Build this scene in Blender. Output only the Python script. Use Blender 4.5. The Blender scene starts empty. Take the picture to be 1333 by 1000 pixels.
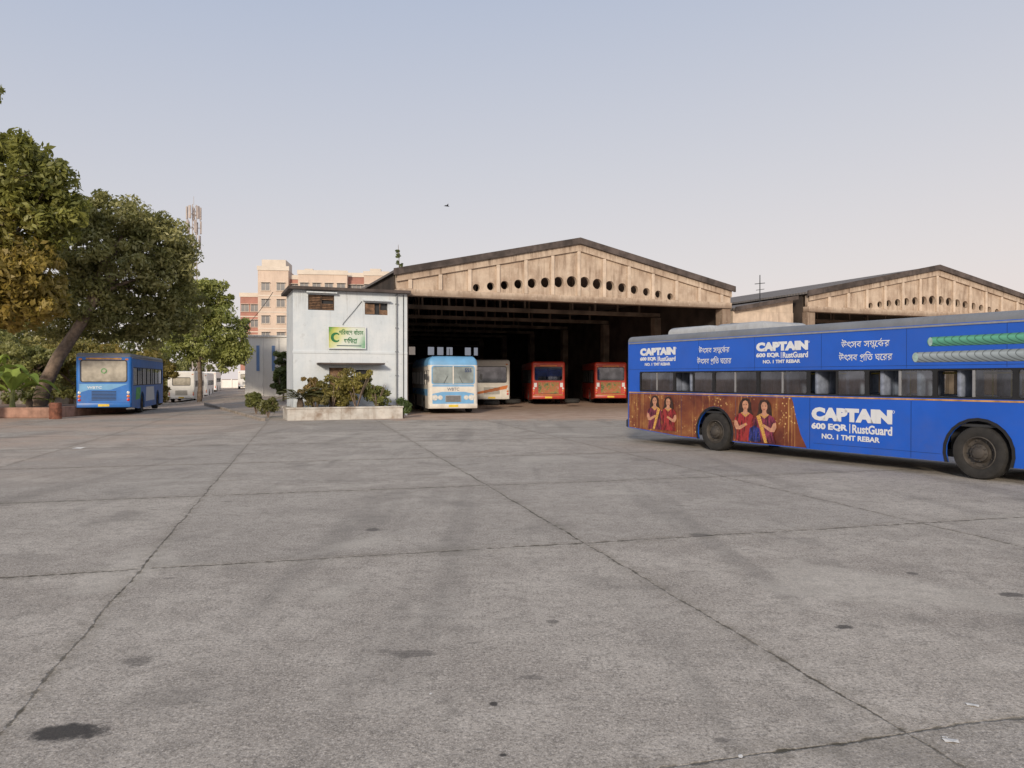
import bpy, bmesh, math, random
import numpy as np
from mathutils import Matrix, Vector
R=random.Random(7)
scene=bpy.context.scene
COL=scene.collection
F=1000.0; HZ=492.0; CH=1.9
def gp(px,py):
    Y=CH*F/(py-HZ); return ((px-666.5)/F*Y, Y)
def wp(px,py,Y):
    return ((px-666.5)/F*Y, Y, CH+(HZ-py)/F*Y)
P0=Vector((3.7,43.0)); UA=math.atan2(.37,.93); U=Vector((math.cos(UA),math.sin(UA))); N=Vector((math.sin(UA),-math.cos(UA)))
def FP(s,d): p=P0+U*s+N*d; return (p.x,p.y)
def drop(x,y):
    s=(x-P0.x)*U.x+(y-P0.y)*U.y
    k=min(1,max(0,(-17.5-s)/4)); k=k*k*(3-2*k)
    if y<45: return 0.0
    return -1.05*(1-math.exp(-(y-45)/38))*k

# ---------------- materials ----------------
class NT:
    def __init__(s,m):
        m.use_nodes=True; s.t=m.node_tree; s.t.nodes.clear()
    def n(s,t,**k):
        nd=s.t.nodes.new(t)
        for a,b in k.items(): setattr(nd,a,b)
        return nd
    def l(s,a,b): s.t.links.new(a,b)
    def val(s,sock,v):
        if isinstance(v,bpy.types.NodeSocket): s.l(v,sock)
        elif v is not None: sock.default_value=v
    def math(s,op,a,b=None,c=None,clamp=False):
        nd=s.n('ShaderNodeMath',operation=op); nd.use_clamp=clamp
        s.val(nd.inputs[0],a); s.val(nd.inputs[1],b)
        if c is not None: s.val(nd.inputs[2],c)
        return nd.outputs[0]
    def noise(s,vec,scale,detail=4,rough=.55,dist=0):
        nd=s.n('ShaderNodeTexNoise'); s.val(nd.inputs['Vector'],vec)
        nd.inputs['Scale'].default_value=scale; nd.inputs['Detail'].default_value=detail
        nd.inputs['Roughness'].default_value=rough; nd.inputs['Distortion'].default_value=dist
        return nd.outputs['Fac']
    def ramp(s,f,stops):
        nd=s.n('ShaderNodeValToRGB'); e=nd.color_ramp.elements
        while len(e)<len(stops): e.new(.5)
        for i,(p,c) in enumerate(stops):
            e[i].position=p; e[i].color=(*c,1) if len(c)==3 else c
        s.val(nd.inputs[0],f); return nd.outputs[0]
    def mr(s,f,a,b,c=0,d=1,smooth=True):
        nd=s.n('ShaderNodeMapRange'); 
        if smooth: nd.interpolation_type='SMOOTHSTEP'
        s.val(nd.inputs[0],f)
        for i,v in zip((1,2,3,4),(a,b,c,d)): nd.inputs[i].default_value=v
        return nd.outputs[0]
    def mix(s,f,a,b,blend='MIX'):
        nd=s.n('ShaderNodeMix',data_type='RGBA',blend_type=blend)
        s.val(nd.inputs[0],f)
        for i,v in ((6,a),(7,b)):
            if isinstance(v,(tuple,list)): v=(*v[:3],1)
            s.val(nd.inputs[i],v)
        return nd.outputs[2]
    def scalevec(s,vec,sc,rot=(0,0,0)):
        nd=s.n('ShaderNodeMapping'); s.l(vec,nd.inputs[0]); nd.inputs['Scale'].default_value=sc; nd.inputs['Rotation'].default_value=rot; return nd.outputs[0]
    def obj(s): return s.n('ShaderNodeTexCoord').outputs['Object']
    def out(s,col,rough=.7,metal=0,bump=None,bs=.3,bd=.02,spec=.5,coat=0,emis=None):
        p=s.n('ShaderNodeBsdfPrincipled')
        if isinstance(col,(tuple,list)): col=(*col[:3],1)
        s.val(p.inputs['Base Color'],col); s.val(p.inputs['Roughness'],rough)
        p.inputs['Metallic'].default_value=metal; p.inputs['Specular IOR Level'].default_value=spec
        p.inputs['Coat Weight'].default_value=coat
        if bump is not None:
            b=s.n('ShaderNodeBump'); b.inputs['Strength'].default_value=bs; b.inputs['Distance'].default_value=bd
            s.val(b.inputs['Height'],bump); s.l(b.outputs[0],p.inputs['Normal'])
        o=s.n('ShaderNodeOutputMaterial'); s.l(p.outputs[0],o.inputs[0]); return p
def M(name): return bpy.data.materials.new(name)
def pmat(name,c,var=.15,scale=3,rough=.7,metal=0,bump=0,dirt=0,dirtc=(.12,.09,.06),streak=0,coat=0,spec=.5):
    m=M(name); t=NT(m); v=t.obj()
    n1=t.noise(v,scale,5)
    a=tuple(max(0,x*(1-var)) for x in c); b=tuple(min(1,x*(1+var)) for x in c)
    col=t.mix(t.mr(n1,.3,.7),a,b)
    if dirt:
        n2=t.noise(v,scale*.6,6,.7)
        sep=t.n('ShaderNodeSeparateXYZ'); t.l(v,sep.inputs[0])
        low=t.mr(sep.outputs[2],.2,1.6,1,.25)
        f=t.math('MULTIPLY',t.mr(n2,.4,.75),t.math('MULTIPLY',low,dirt))
        col=t.mix(f,col,dirtc)
    if streak:
        n3=t.noise(t.scalevec(v,(3,3,.25)),1.6,6,.65)
        n4=t.noise(v,.5,4)
        f=t.math('MULTIPLY',t.mr(n3,.48,.72),t.math('MULTIPLY',t.mr(n4,.3,.65),streak))
        col=t.mix(f,col,dirtc)
    t.out(col,rough,metal,bump=t.noise(v,scale*12,3) if bump else None,bs=bump,bd=.01,coat=coat,spec=spec)
    return m
def glassmat(name,tint,fac,rough=.03):
    m=M(name); t=NT(m)
    tr=t.n('ShaderNodeBsdfTransparent'); tr.inputs[0].default_value=(*tint,1)
    g=t.n('ShaderNodeBsdfGlossy'); g.inputs['Roughness'].default_value=rough; g.inputs[0].default_value=(.9,.93,1,1)
    n=t.noise(t.obj(),1.2,4)
    fr=t.n('ShaderNodeFresnel'); fr.inputs[0].default_value=1.5
    f=t.math('ADD',t.math('MULTIPLY',fr.outputs[0],.9),t.mr(n,.3,.7,fac*.5,fac*1.4),clamp=True)
    mx=t.n('ShaderNodeMixShader'); t.l(f,mx.inputs[0]); t.l(tr.outputs[0],mx.inputs[1]); t.l(g.outputs[0],mx.inputs[2])
    o=t.n('ShaderNodeOutputMaterial'); t.l(mx.outputs[0],o.inputs[0]); return m
def leafmat(name):
    m=M(name); t=NT(m)
    a=t.n('ShaderNodeVertexColor'); a.layer_name='tint'
    d=t.n('ShaderNodeBsdfDiffuse'); t.l(a.outputs[0],d.inputs[0])
    tl=t.n('ShaderNodeBsdfTranslucent'); t.l(t.mix(.5,a.outputs[0],(.4,.4,.08)),tl.inputs[0])
    mx=t.n('ShaderNodeMixShader'); mx.inputs[0].default_value=.35; t.l(d.outputs[0],mx.inputs[1]); t.l(tl.outputs[0],mx.inputs[2])
    g=t.n('ShaderNodeBsdfGlossy'); g.inputs[1].default_value=.5
    m2=t.n('ShaderNodeMixShader'); m2.inputs[0].default_value=.04; t.l(mx.outputs[0],m2.inputs[1]); t.l(g.outputs[0],m2.inputs[2])
    o=t.n('ShaderNodeOutputMaterial'); t.l(m2.outputs[0],o.inputs[0]); return m

# ---------------- geometry helpers ----------------
class MB:
    def __init__(s): s.v=[]; s.f=[]
    def box(s,x0,x1,y0,y1,z0,z1):
        b=len(s.v); s.v+=[(x0,y0,z0),(x1,y0,z0),(x1,y1,z0),(x0,y1,z0),(x0,y0,z1),(x1,y0,z1),(x1,y1,z1),(x0,y1,z1)]
        for q in ((0,3,2,1),(4,5,6,7),(0,1,5,4),(1,2,6,5),(2,3,7,6),(3,0,4,7)): s.f.append(tuple(b+i for i in q)); 
        return s
    def hexa(s,pts):
        b=len(s.v); s.v+=pts
        for q in ((0,3,2,1),(4,5,6,7),(0,1,5,4),(1,2,6,5),(2,3,7,6),(3,0,4,7)): s.f.append(tuple(b+i for i in q)); 
        return s
    def tube(s,pts,rad,n=8,cap=True):
        base=len(s.v); pts=[Vector(p) for p in pts]
        for i,p in enumerate(pts):
            d=(pts[min(i+1,len(pts)-1)]-pts[max(i-1,0)]).normalized()
            a=d.cross(Vector((0,0,1))) 
            if a.length<.05: a=d.cross(Vector((0,1,0)))
            a.normalize(); c=d.cross(a)
            for k in range(n):
                t=2*math.pi*k/n; s.v.append(tuple(p+(a*math.cos(t)+c*math.sin(t))*rad[i]))
        for i in range(len(pts)-1):
            for k in range(n):
                s.f.append((base+i*n+k,base+i*n+(k+1)%n,base+(i+1)*n+(k+1)%n,base+(i+1)*n+k))
        if cap:
            s.f.append(tuple(base+k for k in range(n))); s.f.append(tuple(base+(len(pts)-1)*n+k for k in reversed(range(n))))
        return s
    def lathe(s,prof,n=32,c=(0,0,0)):
        base=len(s.v)
        for r,y in prof:
            for k in range(n):
                t=2*math.pi*k/n; s.v.append((c[0]+r*math.cos(t),c[1]+y,c[2]+r*math.sin(t)))
        for i in range(len(prof)-1):
            for k in range(n):
                s.f.append((base+i*n+k,base+i*n+(k+1)%n,base+(i+1)*n+(k+1)%n,base+(i+1)*n+k))
        return s
    def poly(s,pts):
        b=len(s.v); s.v+=[tuple(p) for p in pts]; s.f.append(tuple(range(b,b+len(pts)))); return s
    def mesh(s,name='m'):
        me=bpy.data.meshes.new(name); me.from_pydata(s.v,[],s.f)
        bm=bmesh.new(); bm.from_mesh(me); bmesh.ops.recalc_face_normals(bm,faces=bm.faces); bm.to_mesh(me); bm.free()
        return me
def bevel(me,off,seg=3,flt=None):
    bm=bmesh.new(); bm.from_mesh(me)
    es=[e for e in bm.edges if flt is None or flt(e)]
    bmesh.ops.bevel(bm,geom=es,offset=off,segments=seg,profile=.5,affect='EDGES'); bm.to_mesh(me); bm.free(); return me
def smooth(me,ang=40):
    for p in me.polygons: p.use_smooth=True
    try: me.set_sharp_from_angle(angle=math.radians(ang))
    except Exception: pass
    return me
def ev_mesh(c):
    o=bpy.data.objects.new('c',c); COL.objects.link(o)
    dg=bpy.context.evaluated_depsgraph_get(); me=bpy.data.meshes.new_from_object(o.evaluated_get(dg))
    me.materials.clear(); bpy.data.objects.remove(o); bpy.data.curves.remove(c); return me
def plate(outer,holes=(),th=.04,bev=0):
    c=bpy.data.curves.new('c','CURVE'); c.dimensions='2D'; c.fill_mode='BOTH'; c.extrude=th/2
    for pl in [outer]+list(holes):
        sp=c.splines.new('POLY'); sp.points.add(len(pl)-1)
        for i,p in enumerate(pl): sp.points[i].co=(p[0],p[1],0,1)
        sp.use_cyclic_u=True
    return ev_mesh(c)
def rect(a0,a1,b0,b1,r=0):
    if r<=0: return [(a0,b0),(a1,b0),(a1,b1),(a0,b1)]
    out=[]
    for cx,cy,st in ((a1-r,b0+r,-90),(a1-r,b1-r,0),(a0+r,b1-r,90),(a0+r,b0+r,180)):
        for k in range(5):
            t=math.radians(st+k*22.5); out.append((cx+r*math.cos(t),cy+r*math.sin(t)))
    return out
def circ(x,y,r,n=24): return [(x+r*math.cos(2*math.pi*k/n),y+r*math.sin(2*math.pi*k/n)) for k in range(n)]
def axm(a,b,o):
    a=Vector(a); b=Vector(b); n=a.cross(b)
    m=Matrix.Identity(4)
    for i in range(3): m[i][0]=a[i]; m[i][1]=b[i]; m[i][2]=n[i]; m[i][3]=o[i]
    return m
X,Y_,Z=(1,0,0),(0,1,0),(0,0,1)
def sideM(y,x=0): return axm(X,Z,(x,y,0))
def frontM(x): return axm(Y_,Z,(x,0,0))
def rearM(x): return axm((0,-1,0),Z,(x,0,0))
def tf(me,m): me.transform(m); return me
def raw_text(s,bold=0,th=.004):
    c=bpy.data.curves.new('t','FONT'); c.body=s; c.size=1; c.offset=bold; c.extrude=th/2; c.resolution_u=3
    return ev_mesh(c)
def coords(me):
    n=len(me.vertices); a=np.empty(n*3); me.vertices.foreach_get('co',a); return a.reshape(-1,3)
def fit(me,x0,x1,z0,z1):
    a=coords(me); mn=a.min(0); mx=a.max(0)
    a[:,0]=(a[:,0]-mn[0])/(mx[0]-mn[0])*(x1-x0)+x0
    a[:,1]=(a[:,1]-mn[1])/(mx[1]-mn[1])*(z1-z0)+z0
    me.vertices.foreach_set('co',a.ravel()); me.update(); return me
def text_mesh(s,x0,x1,z0,z1,bold=0,th=.004): return fit(raw_text(s,bold,th),x0,x1,z0,z1)
_bx=[None]
def bengali_mesh(tokens,x0,x1,z0,z1,bold=.012,th=.004):
    if _bx[0] is None: m_=raw_text('ব'); _bx[0]=coords(m_)[:,0].max()
    def adv(c): return coords(raw_text(c+'ব'))[:,0].max()-_bx[0]
    bm=bmesh.new(); x=0
    for tk in tokens:
        if tk==' ': x+=.32; continue
        items=[(tk,0,0,1,1)] if isinstance(tk,str) else tk
        a_=adv(items[0][0])*(items[0][3])
        for g,dx,dz,sx,sz in items:
            if g=='/rephstroke':
                me=plate([(0,0),(.05,-.01),(.16,.16),(.1,.17)],[],th)
            elif g=='/raphala':
                me=plate([(0,.0),(.1,.05),(.25,.0),(.4,-.06),(.4,-.12),(.22,-.06),(.1,-.01),(.02,-.05)],[],th)
            else: me=raw_text(g,bold,th)
            me.transform(Matrix.Translation((x+dx,dz,0))@Matrix.Diagonal((sx,sz,1,1)))
            bm.from_mesh(me); bpy.data.meshes.remove(me)
        x+=a_
    me=bpy.data.meshes.new('b'); bm.to_mesh(me); bm.free(); return fit(me,x0,x1,z0,z1)
L1_=['উ','ৎ','স','ব',' ','স',[('ম',0,.2,1.0,.7),('প',.22,-.2,.62,.6)],'ে',[('ক',0,0,1,1),('/rephstroke',.3,.66,1.2,1.2)],'র']
L2_=['উ','ৎ','স','ব',' ',[('প',0,0,1,1),('/raphala',.02,-.02,1,1)],'ি','ত',' ','ঘ','ে','র','র']
# the last word has its e-sign before the first "r"
def part(name,me,mat,parent=None,loc=None,label=None):
    o=bpy.data.objects.new(name,me); COL.objects.link(o)
    if mat is not None:
        me.materials.clear(); me.materials.append(mat)
    if parent: o.parent=parent
    if loc: o.location=loc
    if label: o['label']=label
    return o
def thing(name,label,cat,loc=(0,0,0),yaw=0,group=None,me=None,mat=None,kind=None):
    o=bpy.data.objects.new(name,me); COL.objects.link(o)
    if me is not None and mat is not None: me.materials.append(mat)
    o.location=loc; o.rotation_euler=(0,0,yaw); o['label']=label; o['category']=cat
    if group: o['group']=group
    if kind: o['kind']=kind
    if me is None: o.empty_display_size=.3
    return o

# ---------------- shared materials ----------------
m_blue=pmat('bus blue paint',(.006,.095,.53),.07,1.2,.38,dirt=.3,dirtc=(.14,.12,.11),coat=.2)
m_blue2=pmat('bus blue paint worn',(.015,.15,.5),.12,1.5,.4,dirt=.4,dirtc=(.14,.12,.1))
m_white=pmat('white paint worn',(.66,.63,.57),.08,2,.5,dirt=.5,dirtc=(.25,.2,.15),streak=.3)
m_red=pmat('red bus paint',(.48,.04,.022),.2,1.5,.4,dirt=.6)
m_lblue=pmat('pale blue paint',(.15,.37,.63),.1,2,.45,dirt=.3)
m_black=pmat('black rubber trim',(.012,.012,.013),.2,6,.55)
m_dark=pmat('dark interior',(.03,.032,.036),.2,3,.8)
m_grey=pmat('grey roof paint',(.17,.185,.21),.12,2,.5,streak=.5)
m_pod=pmat('pale roof unit',(.4,.42,.44),.1,3,.5,streak=.4)
m_text=pmat('white vinyl lettering',(.68,.7,.73),.04,4,.4)
m_navy=pmat('dark navy line',(.01,.03,.12),.1,3,.5)
m_gold=pmat('gold strip',(.5,.26,.07),.4,4,.5)
m_seat=pmat('seat fabric',(.2,.23,.3),.3,5,.8)
m_lining=pmat('pale interior lining',(.3,.31,.31),.1,5,.8)
m_rail=pmat('handrail',(.5,.4,.1),.1,3,.4)
m_tyre=pmat('tyre rubber',(.022,.021,.02),.25,8,.85,bump=.3,dirt=.3,dirtc=(.05,.045,.04))
m_rim=pmat('dusty steel rim',(.06,.052,.045),.3,9,.65,dirt=.5,dirtc=(.035,.03,.025))
m_glass=glassmat('tinted bus glass',(.72,.77,.78),.12)
m_dglass=glassmat('dark bus glass',(.16,.18,.19),.12)
m_hglass=glassmat('dimming shed glass',(.3,.35,.42),.04,.3)  # bluish panes added to dim the bright openings in the back wall
m_orange=pmat('orange lamp',(.6,.17,.03),.1,8,.3)
m_yel=pmat('yellow marking',(.45,.27,.05),.2,8,.5)
m_rlamp=pmat('red lamp',(.5,.02,.015),.1,8,.3)
m_wlamp=pmat('clear lamp',(.6,.6,.57),.1,8,.15)
m_chrome=pmat('dull metal',(.4,.4,.4),.1,8,.35,metal=.7)
m_plateY=pmat('number plate yellow',(.7,.5,.04),.1,8,.5)
m_skin=pmat('printed skin',(.5,.25,.16),.18,12,.5)
m_hair=pmat('printed hair',(.035,.016,.012),.5,12,.5)
m_gold2=pmat('printed gold ornament',(.55,.3,.07),.5,40,.4)
m_lip=pmat('printed lips',(.3,.03,.03),.1,8,.5)
def sari(name,c):
    m=M(name); t=NT(m); v=t.obj(); vo=t.n('ShaderNodeTexVoronoi'); t.l(v,vo.inputs[0]); vo.inputs['Scale'].default_value=30
    n=t.noise(t.scalevec(v,(6,1,1.5)),3,4)
    col=t.mix(t.mr(n,.35,.65),tuple(x*.25 for x in c),tuple(min(1,x*1.4) for x in c))
    col=t.mix(t.mr(vo.outputs['Distance'],.05,.22,.8,0),col,(.55,.32,.1)); t.out(col,.5); return m
m_sari1=sari('printed red cloth',(.26,.02,.025)); m_sari2=sari('printed navy cloth',(.02,.03,.18)); m_sari3=sari('printed maroon cloth',(.18,.025,.06))
def picture_mat():
    m=M('printed festive picture'); t=NT(m); v=t.obj()
    n=t.noise(t.scalevec(v,(1,1,.8)),1.1,5,.6,.3)
    col=t.ramp(n,[(.3,(.05,.008,.006)),(.46,(.12,.025,.012)),(.58,(.2,.055,.02)),(.72,(.36,.17,.05))])
    vo=t.n('ShaderNodeTexVoronoi'); t.l(t.scalevec(v,(1,0,1.0)),vo.inputs[0]); vo.inputs['Scale'].default_value=11
    dots=t.math('MULTIPLY',t.mr(vo.outputs['Distance'],.12,.3,1,0),t.mr(t.noise(v,2.0,3),.42,.62))
    col=t.mix(dots,col,(.7,.45,.17))
    st=t.noise(t.scalevec(v,(17,0,.35)),1,3)
    col=t.mix(t.math('MULTIPLY',t.mr(st,.56,.7,0,.7),t.mr(n,.4,.6)),col,(.6,.34,.1))
    t.out(col,.4,coat=.2); return m
m_pic=picture_mat()
def rebar_mat(name,c,zc,rr_):
    m=M(name); t=NT(m); v=t.obj(); sep=t.n('ShaderNodeSeparateXYZ'); t.l(v,sep.inputs[0])
    k=t.math('DIVIDE',t.math('SUBTRACT',sep.outputs[2],zc),rr_)
    k2=t.math('MULTIPLY',k,k)
    ph=t.math('ADD',t.math('MULTIPLY',sep.outputs[0],7.0),t.math('MULTIPLY',k2,-1.0))
    ph=t.math('ADD',ph,t.math('MULTIPLY',k,.7))
    fr=t.math('FRACT',ph)
    base=t.ramp(t.math('MULTIPLY_ADD',k,.5,.5),[(0,tuple(x*.15 for x in c)),(.35,tuple(x*.55 for x in c)),(.72,tuple(min(1,x*1.3+.03) for x in c)),(1,tuple(x*.35 for x in c))])
    col=t.mix(t.mr(fr,.0,.2,.8,0),base,tuple(x*.1 for x in c))
    col=t.mix(t.mr(fr,.22,.36,0,.3),col,tuple(min(1,x*1.3+.05) for x in c))
    t.out(col,.4); return m
m_rebG=rebar_mat('printed green bar',(.07,.3,.2),2.61,.1); m_rebS=rebar_mat('printed steel bar',(.25,.3,.33),2.31,.11)
m_rebtip=pmat('printed bar tip',(.3,.42,.4),.15,20,.5)

# ---------------- wheel ----------------
def wheel_meshes():
    t=MB(); t.lathe([(.30,.0),(.33,-.015),(.42,-.03),(.475,-.012),(.5,.04),(.5,.24),(.475,.29),(.4,.3),(.3,.27)],40)
    tm=smooth(t.mesh(),35)
    r=MB(); r.lathe([(.31,.0),(.29,-.012),(.275,.01),(.262,.07),(.2,.09),(.17,.05),(.165,.02)],32)
    for k in range(8):
        a=2*math.pi*(k+.5)/8; cx,cz=.232*math.cos(a),.232*math.sin(a)
        r.tube([(cx,.09,cz),(cx,.055,cz)],[.02,.018],6)
    rm=smooth(r.mesh(),35)
    h=MB(); h.lathe([(.165,.04),(.16,.0),(.12,-.015),(.1,-.05),(.06,-.065),(.001,-.066)],24)
    for k in range(10):
        a=2*math.pi*k/10; h.tube([(.14*math.cos(a),-.03,.14*math.sin(a)),(.14*math.cos(a),.0,.14*math.sin(a))],[.014,.014],6)
    hm=smooth(h.mesh(),35)
    return tm,rm,hm
TM,RM,HM=wheel_meshes()
for me,mt in ((TM,m_tyre),(RM,m_rim),(HM,m_rim)): me.materials.append(mt)
def add_wheel(p,x,y,side,sc=1):
    w=bpy.data.objects.new('wheel',HM); COL.objects.link(w); w.parent=p; w.location=(x,y,.5*sc); w.scale=(sc,)*3
    if side>0: w.rotation_euler=(0,0,math.pi)
    w.rotation_euler.y=R.random()*.6
    for nm,me in (('tyre',TM),('rim',RM)):
        o=bpy.data.objects.new(nm,me); COL.objects.link(o); o.parent=w
    return w

# ---------------- bus ----------------
def arc(xw,ra,zc,z0):
    a0=math.asin((z0-zc)/ra); return [(xw+ra*math.cos(t),zc+ra*math.sin(t)) for t in [a0+(math.pi-2*a0)*k/14 for k in range(15)]]
def make_bus(label,loc,yaw,L=12.0,W=2.5,top=2.95,roof=.2,wz=(1.5,2.08),zb=.28,zr=.42,wheels=(3.5,9.7),
             body=None,glass=None,bay=1.45,wx0=.55,wx1=None,group=None,detail=2,rear=None,front=None,roofm=None,name='bus',endbody=None,cr=.13,frame=None,opened=(),rb=None):
    b=thing(name,label,'bus',loc,yaw,group)
    wx1=wx1 or L-.6; rr=cr; endbody=endbody or body
    out=[(rr,zr),(rr,top),(L-rr,top),(L-rr,zb)]
    for xw in sorted(wheels,reverse=True): out+=arc(xw,.6,.5,zb)
    out+=[(wheels[0]-1.2,zb)]
    nb=int(round((wx1-wx0)/bay)); bw=(wx1-wx0)/nb
    hole=rect(wx0,wx1,wz[0],wz[1],.05)
    for sgn in (-1,1):
        y=sgn*(W/2-.02)
        part('body_side',tf(plate(out,[hole],.04),sideM(y)),body,b)
        fr=plate(rect(wx0,wx1,wz[0],wz[1],.05),[rect(wx0+i*bw+.05,wx0+(i+1)*bw-.05,wz[0]+.04,wz[1]-.035,.04) for i in range(nb)],.03)
        part('window_frame',tf(fr,sideM(y-sgn*.004)),frame or m_black,b)
        for i in range(nb):
            xa=wx0+i*bw+.05; xb=wx0+(i+1)*bw-.05; xm=(xa+xb)/2
            g=MB(); yy=y-sgn*.012
            if i in opened:
                if sgn<0: g.poly([(xm,yy,wz[0]+.03),(xb,yy,wz[0]+.03),(xb,yy,wz[1]-.03),(xm,yy,wz[1]-.03)])
                else: g.poly([(xm,yy,wz[0]+.03),(xa,yy,wz[0]+.03),(xa,yy,wz[1]-.03),(xm,yy,wz[1]-.03)])
            else: g.poly([(xa,yy,wz[0]+.03),(xb,yy,wz[0]+.03),(xb,yy,wz[1]-.03),(xa,yy,wz[1]-.03)])
            w=part('window',g.mesh(),glass or m_glass,b)
            if detail>1 or sgn<0:
                k=MB(); k.box(xm-.025,xm+.025,yy-.012,yy+.012,wz[0]+.03,wz[1]-.03)
                part('frame',k.mesh(),m_chrome if (detail>1 and i%3!=1) else m_black,w)
        for xw in wheels:
            o_=arc(xw,.655,.5,zb); i_=arc(xw,.6,.5,zb)
            part('wheel_arch',tf(plate(o_+i_[::-1],[],.015),sideM(sgn*(W/2+.006))),m_black,b)
            add_wheel(b,xw,sgn*(W/2-.03),sgn)
        s=MB(); s.box(rr,L-rr,min(sgn*W/2,sgn*(W/2+.02)),max(sgn*W/2,sgn*(W/2+.02)),top-.05,top-.015)
        part('gutter',s.mesh(),m_chrome if detail>1 else (roofm or m_grey),b)
    c=MB(); c.box(.5,L-.5,-W/2+.35,W/2-.35,.35,.5)
    for xw in wheels: c.box(xw-.7,xw+.7,-W/2+.36,W/2-.36,.5,1.2)
    c.box(.06,L-.06,-W/2+.045,W/2-.045,.98,1.03)
    part('chassis',c.mesh(),m_dark,b)
    for cx,cy,a0 in ((rr,-W/2+rr,180),(rr,W/2-rr,90),(L-rr,-W/2+rr,270),(L-rr,W/2-rr,0)):
        k=MB(); pts=[]; z0=zr if cx<1 else zb
        for i in range(7):
            t=math.radians(a0+15*i); pts.append((cx+rr*math.cos(t),cy+rr*math.sin(t)))
        for z in (z0,top): k.v+=[(p[0],p[1],z) for p in pts]
        for i in range(6): k.f.append((i,i+1,7+i+1,7+i))
        part('corner_panel',smooth(k.mesh(),60),body,b)
    r=MB(); r.box(0,L,-W/2,W/2,top,top+roof)
    rm=r.mesh(); bevel(rm,cr,4,lambda e: abs(e.verts[0].co.z-e.verts[1].co.z)>.1)
    bevel(rm,rb or min(roof*.8,.9*cr+.05),5,lambda e: min(v.co.z for v in e.verts)>top+roof-.01)
    part('roof',smooth(rm,50),roofm or m_grey,b)
    w2=W/2-rr
    if rear is None: rear=dict(win=(-.95,.95,1.55,2.6))
    rw=rear['win']
    part('rear_panel',tf(plate(rect(-w2,w2,zr,top),[rect(*rw,.1)],.04),rearM(.02)),endbody,b)
    g=MB(); g.poly([(.02,rw[0],rw[2]),(.02,rw[1],rw[2]),(.02,rw[1],rw[3]),(.02,rw[0],rw[3])]); part('rear_window',g.mesh(),rear.get('glass',m_dglass),b)
    ro=rect(*[rw[0]-.04,rw[1]+.04,rw[2]-.04,rw[3]+.04],.12)
    part('window_seal',tf(plate(ro,[rect(rw[0],rw[1],rw[2],rw[3],.1)],.02),rearM(-.008)),m_black,b)
    s=MB(); s.box(-.07,.12,-W/2+.04,W/2-.04,zr,zr+.24); part('bumper',smooth(bevel(s.mesh(),.04,2),40),rear.get('bumper',m_dark),b)
    for sg in (-1,1):
        for zz,mt,nm in ((.8,m_rlamp,'tail_light'),(.98,m_orange,'indicator_light'),(1.16,m_wlamp,'reversing_light')):
            h=MB(); h.lathe([(.075,0),(.07,-.02),(.04,-.03),(.001,-.032)],14)
            me=h.mesh(); me.transform(Matrix.Rotation(-math.pi/2,4,'Z')); part(nm,smooth(me,40),mt,b,(0,sg*(w2-.02),zz))
        h=MB(); h.box(-.02,-.001,sg*(w2-.08)-.07,sg*(w2-.08)+.07,top-.16,top-.08); part('marker_light',h.mesh(),m_orange,b)
    s=MB()
    for i in range(7): s.box(-.02,-.002,-.55,.55,.78+i*.07,.81+i*.07)
    part('engine_grille',s.mesh(),m_black,b)
    s=MB(); s.box(-.085,-.072,-.25,.25,zr+.05,zr+.17); part('number_plate',s.mesh(),m_plateY,b)
    if front is None: front=dict(win=(-1.02,1.02,1.2,2.5))
    fw=front['win']
    part('front_panel',tf(plate(rect(-w2,w2,zb,top),[rect(*fw,.12)],.04),frontM(L-.02)),endbody,b)
    g=MB(); g.poly([(L-.02,fw[0],fw[2]),(L-.02,fw[1],fw[2]),(L-.02,fw[1],fw[3]),(L-.02,fw[0],fw[3])]); part('windscreen',g.mesh(),front.get('glass',m_glass),b)
    part('window_seal',tf(plate(rect(fw[0]-.05,fw[1]+.05,fw[2]-.05,fw[3]+.05,.14),[rect(*fw,.12)],.02),frontM(L+.008)),front.get('seal',m_black),b)
    s=MB(); s.box(L-.1,L+.09,-W/2+.04,W/2-.04,zb,zb+.26); part('bumper',smooth(bevel(s.mesh(),.05,2),40),front.get('bumper',m_dark),b)
    for sg in (-1,1):
        for dy,rd in ((.16,.13),(.44,.1)):
            h=MB(); h.lathe([(rd+.03,0),(rd+.022,-.03),(rd,-.03),(rd*.9,-.015),(.001,-.035)],18)
            me=h.mesh(); me.transform(Matrix.Rotation(math.pi/2,4,'Z')); part('headlight',smooth(me,40),m_wlamp,b,(L,sg*(w2-dy),front.get('hz',.78)))
    if detail>1:
        st=MB()
        st.box(0,.4,-.42,.42,.42,.5); st.box(-.06,.03,-.42,-.02,.5,1.08); st.box(-.06,.03,.02,.42,.5,1.08); st.box(.15,.25,-.1,.1,0,.42)
        sm=smooth(bevel(st.mesh(),.03,2),40); sm.materials.append(m_seat)
        nx=int((L-2.6)/.8)
        for i in range(nx):
            for sg in (-1,1):
                o=bpy.data.objects.new('seat',sm); COL.objects.link(o); o.parent=b; o.location=(1.0+i*.8,sg*.72,1.03)
        for sg in (-1,1):
            h=MB(); h.tube([(.8,sg*.35,2.0),(L-1,sg*.35,2.0)],[.02,.02],6)
            for i in range(5): h.tube([(1.6+i*2.1,sg*.35,1.0),(1.6+i*2.1,sg*.35,2.6)],[.018,.018],6)
            part('handrail',h.mesh(),m_rail,b)
        s=MB(); s.box(.3,L-.3,-W/2+.06,W/2-.06,2.16,2.2); part('ceiling_lining',s.mesh(),m_lining,b)
    return b

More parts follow.
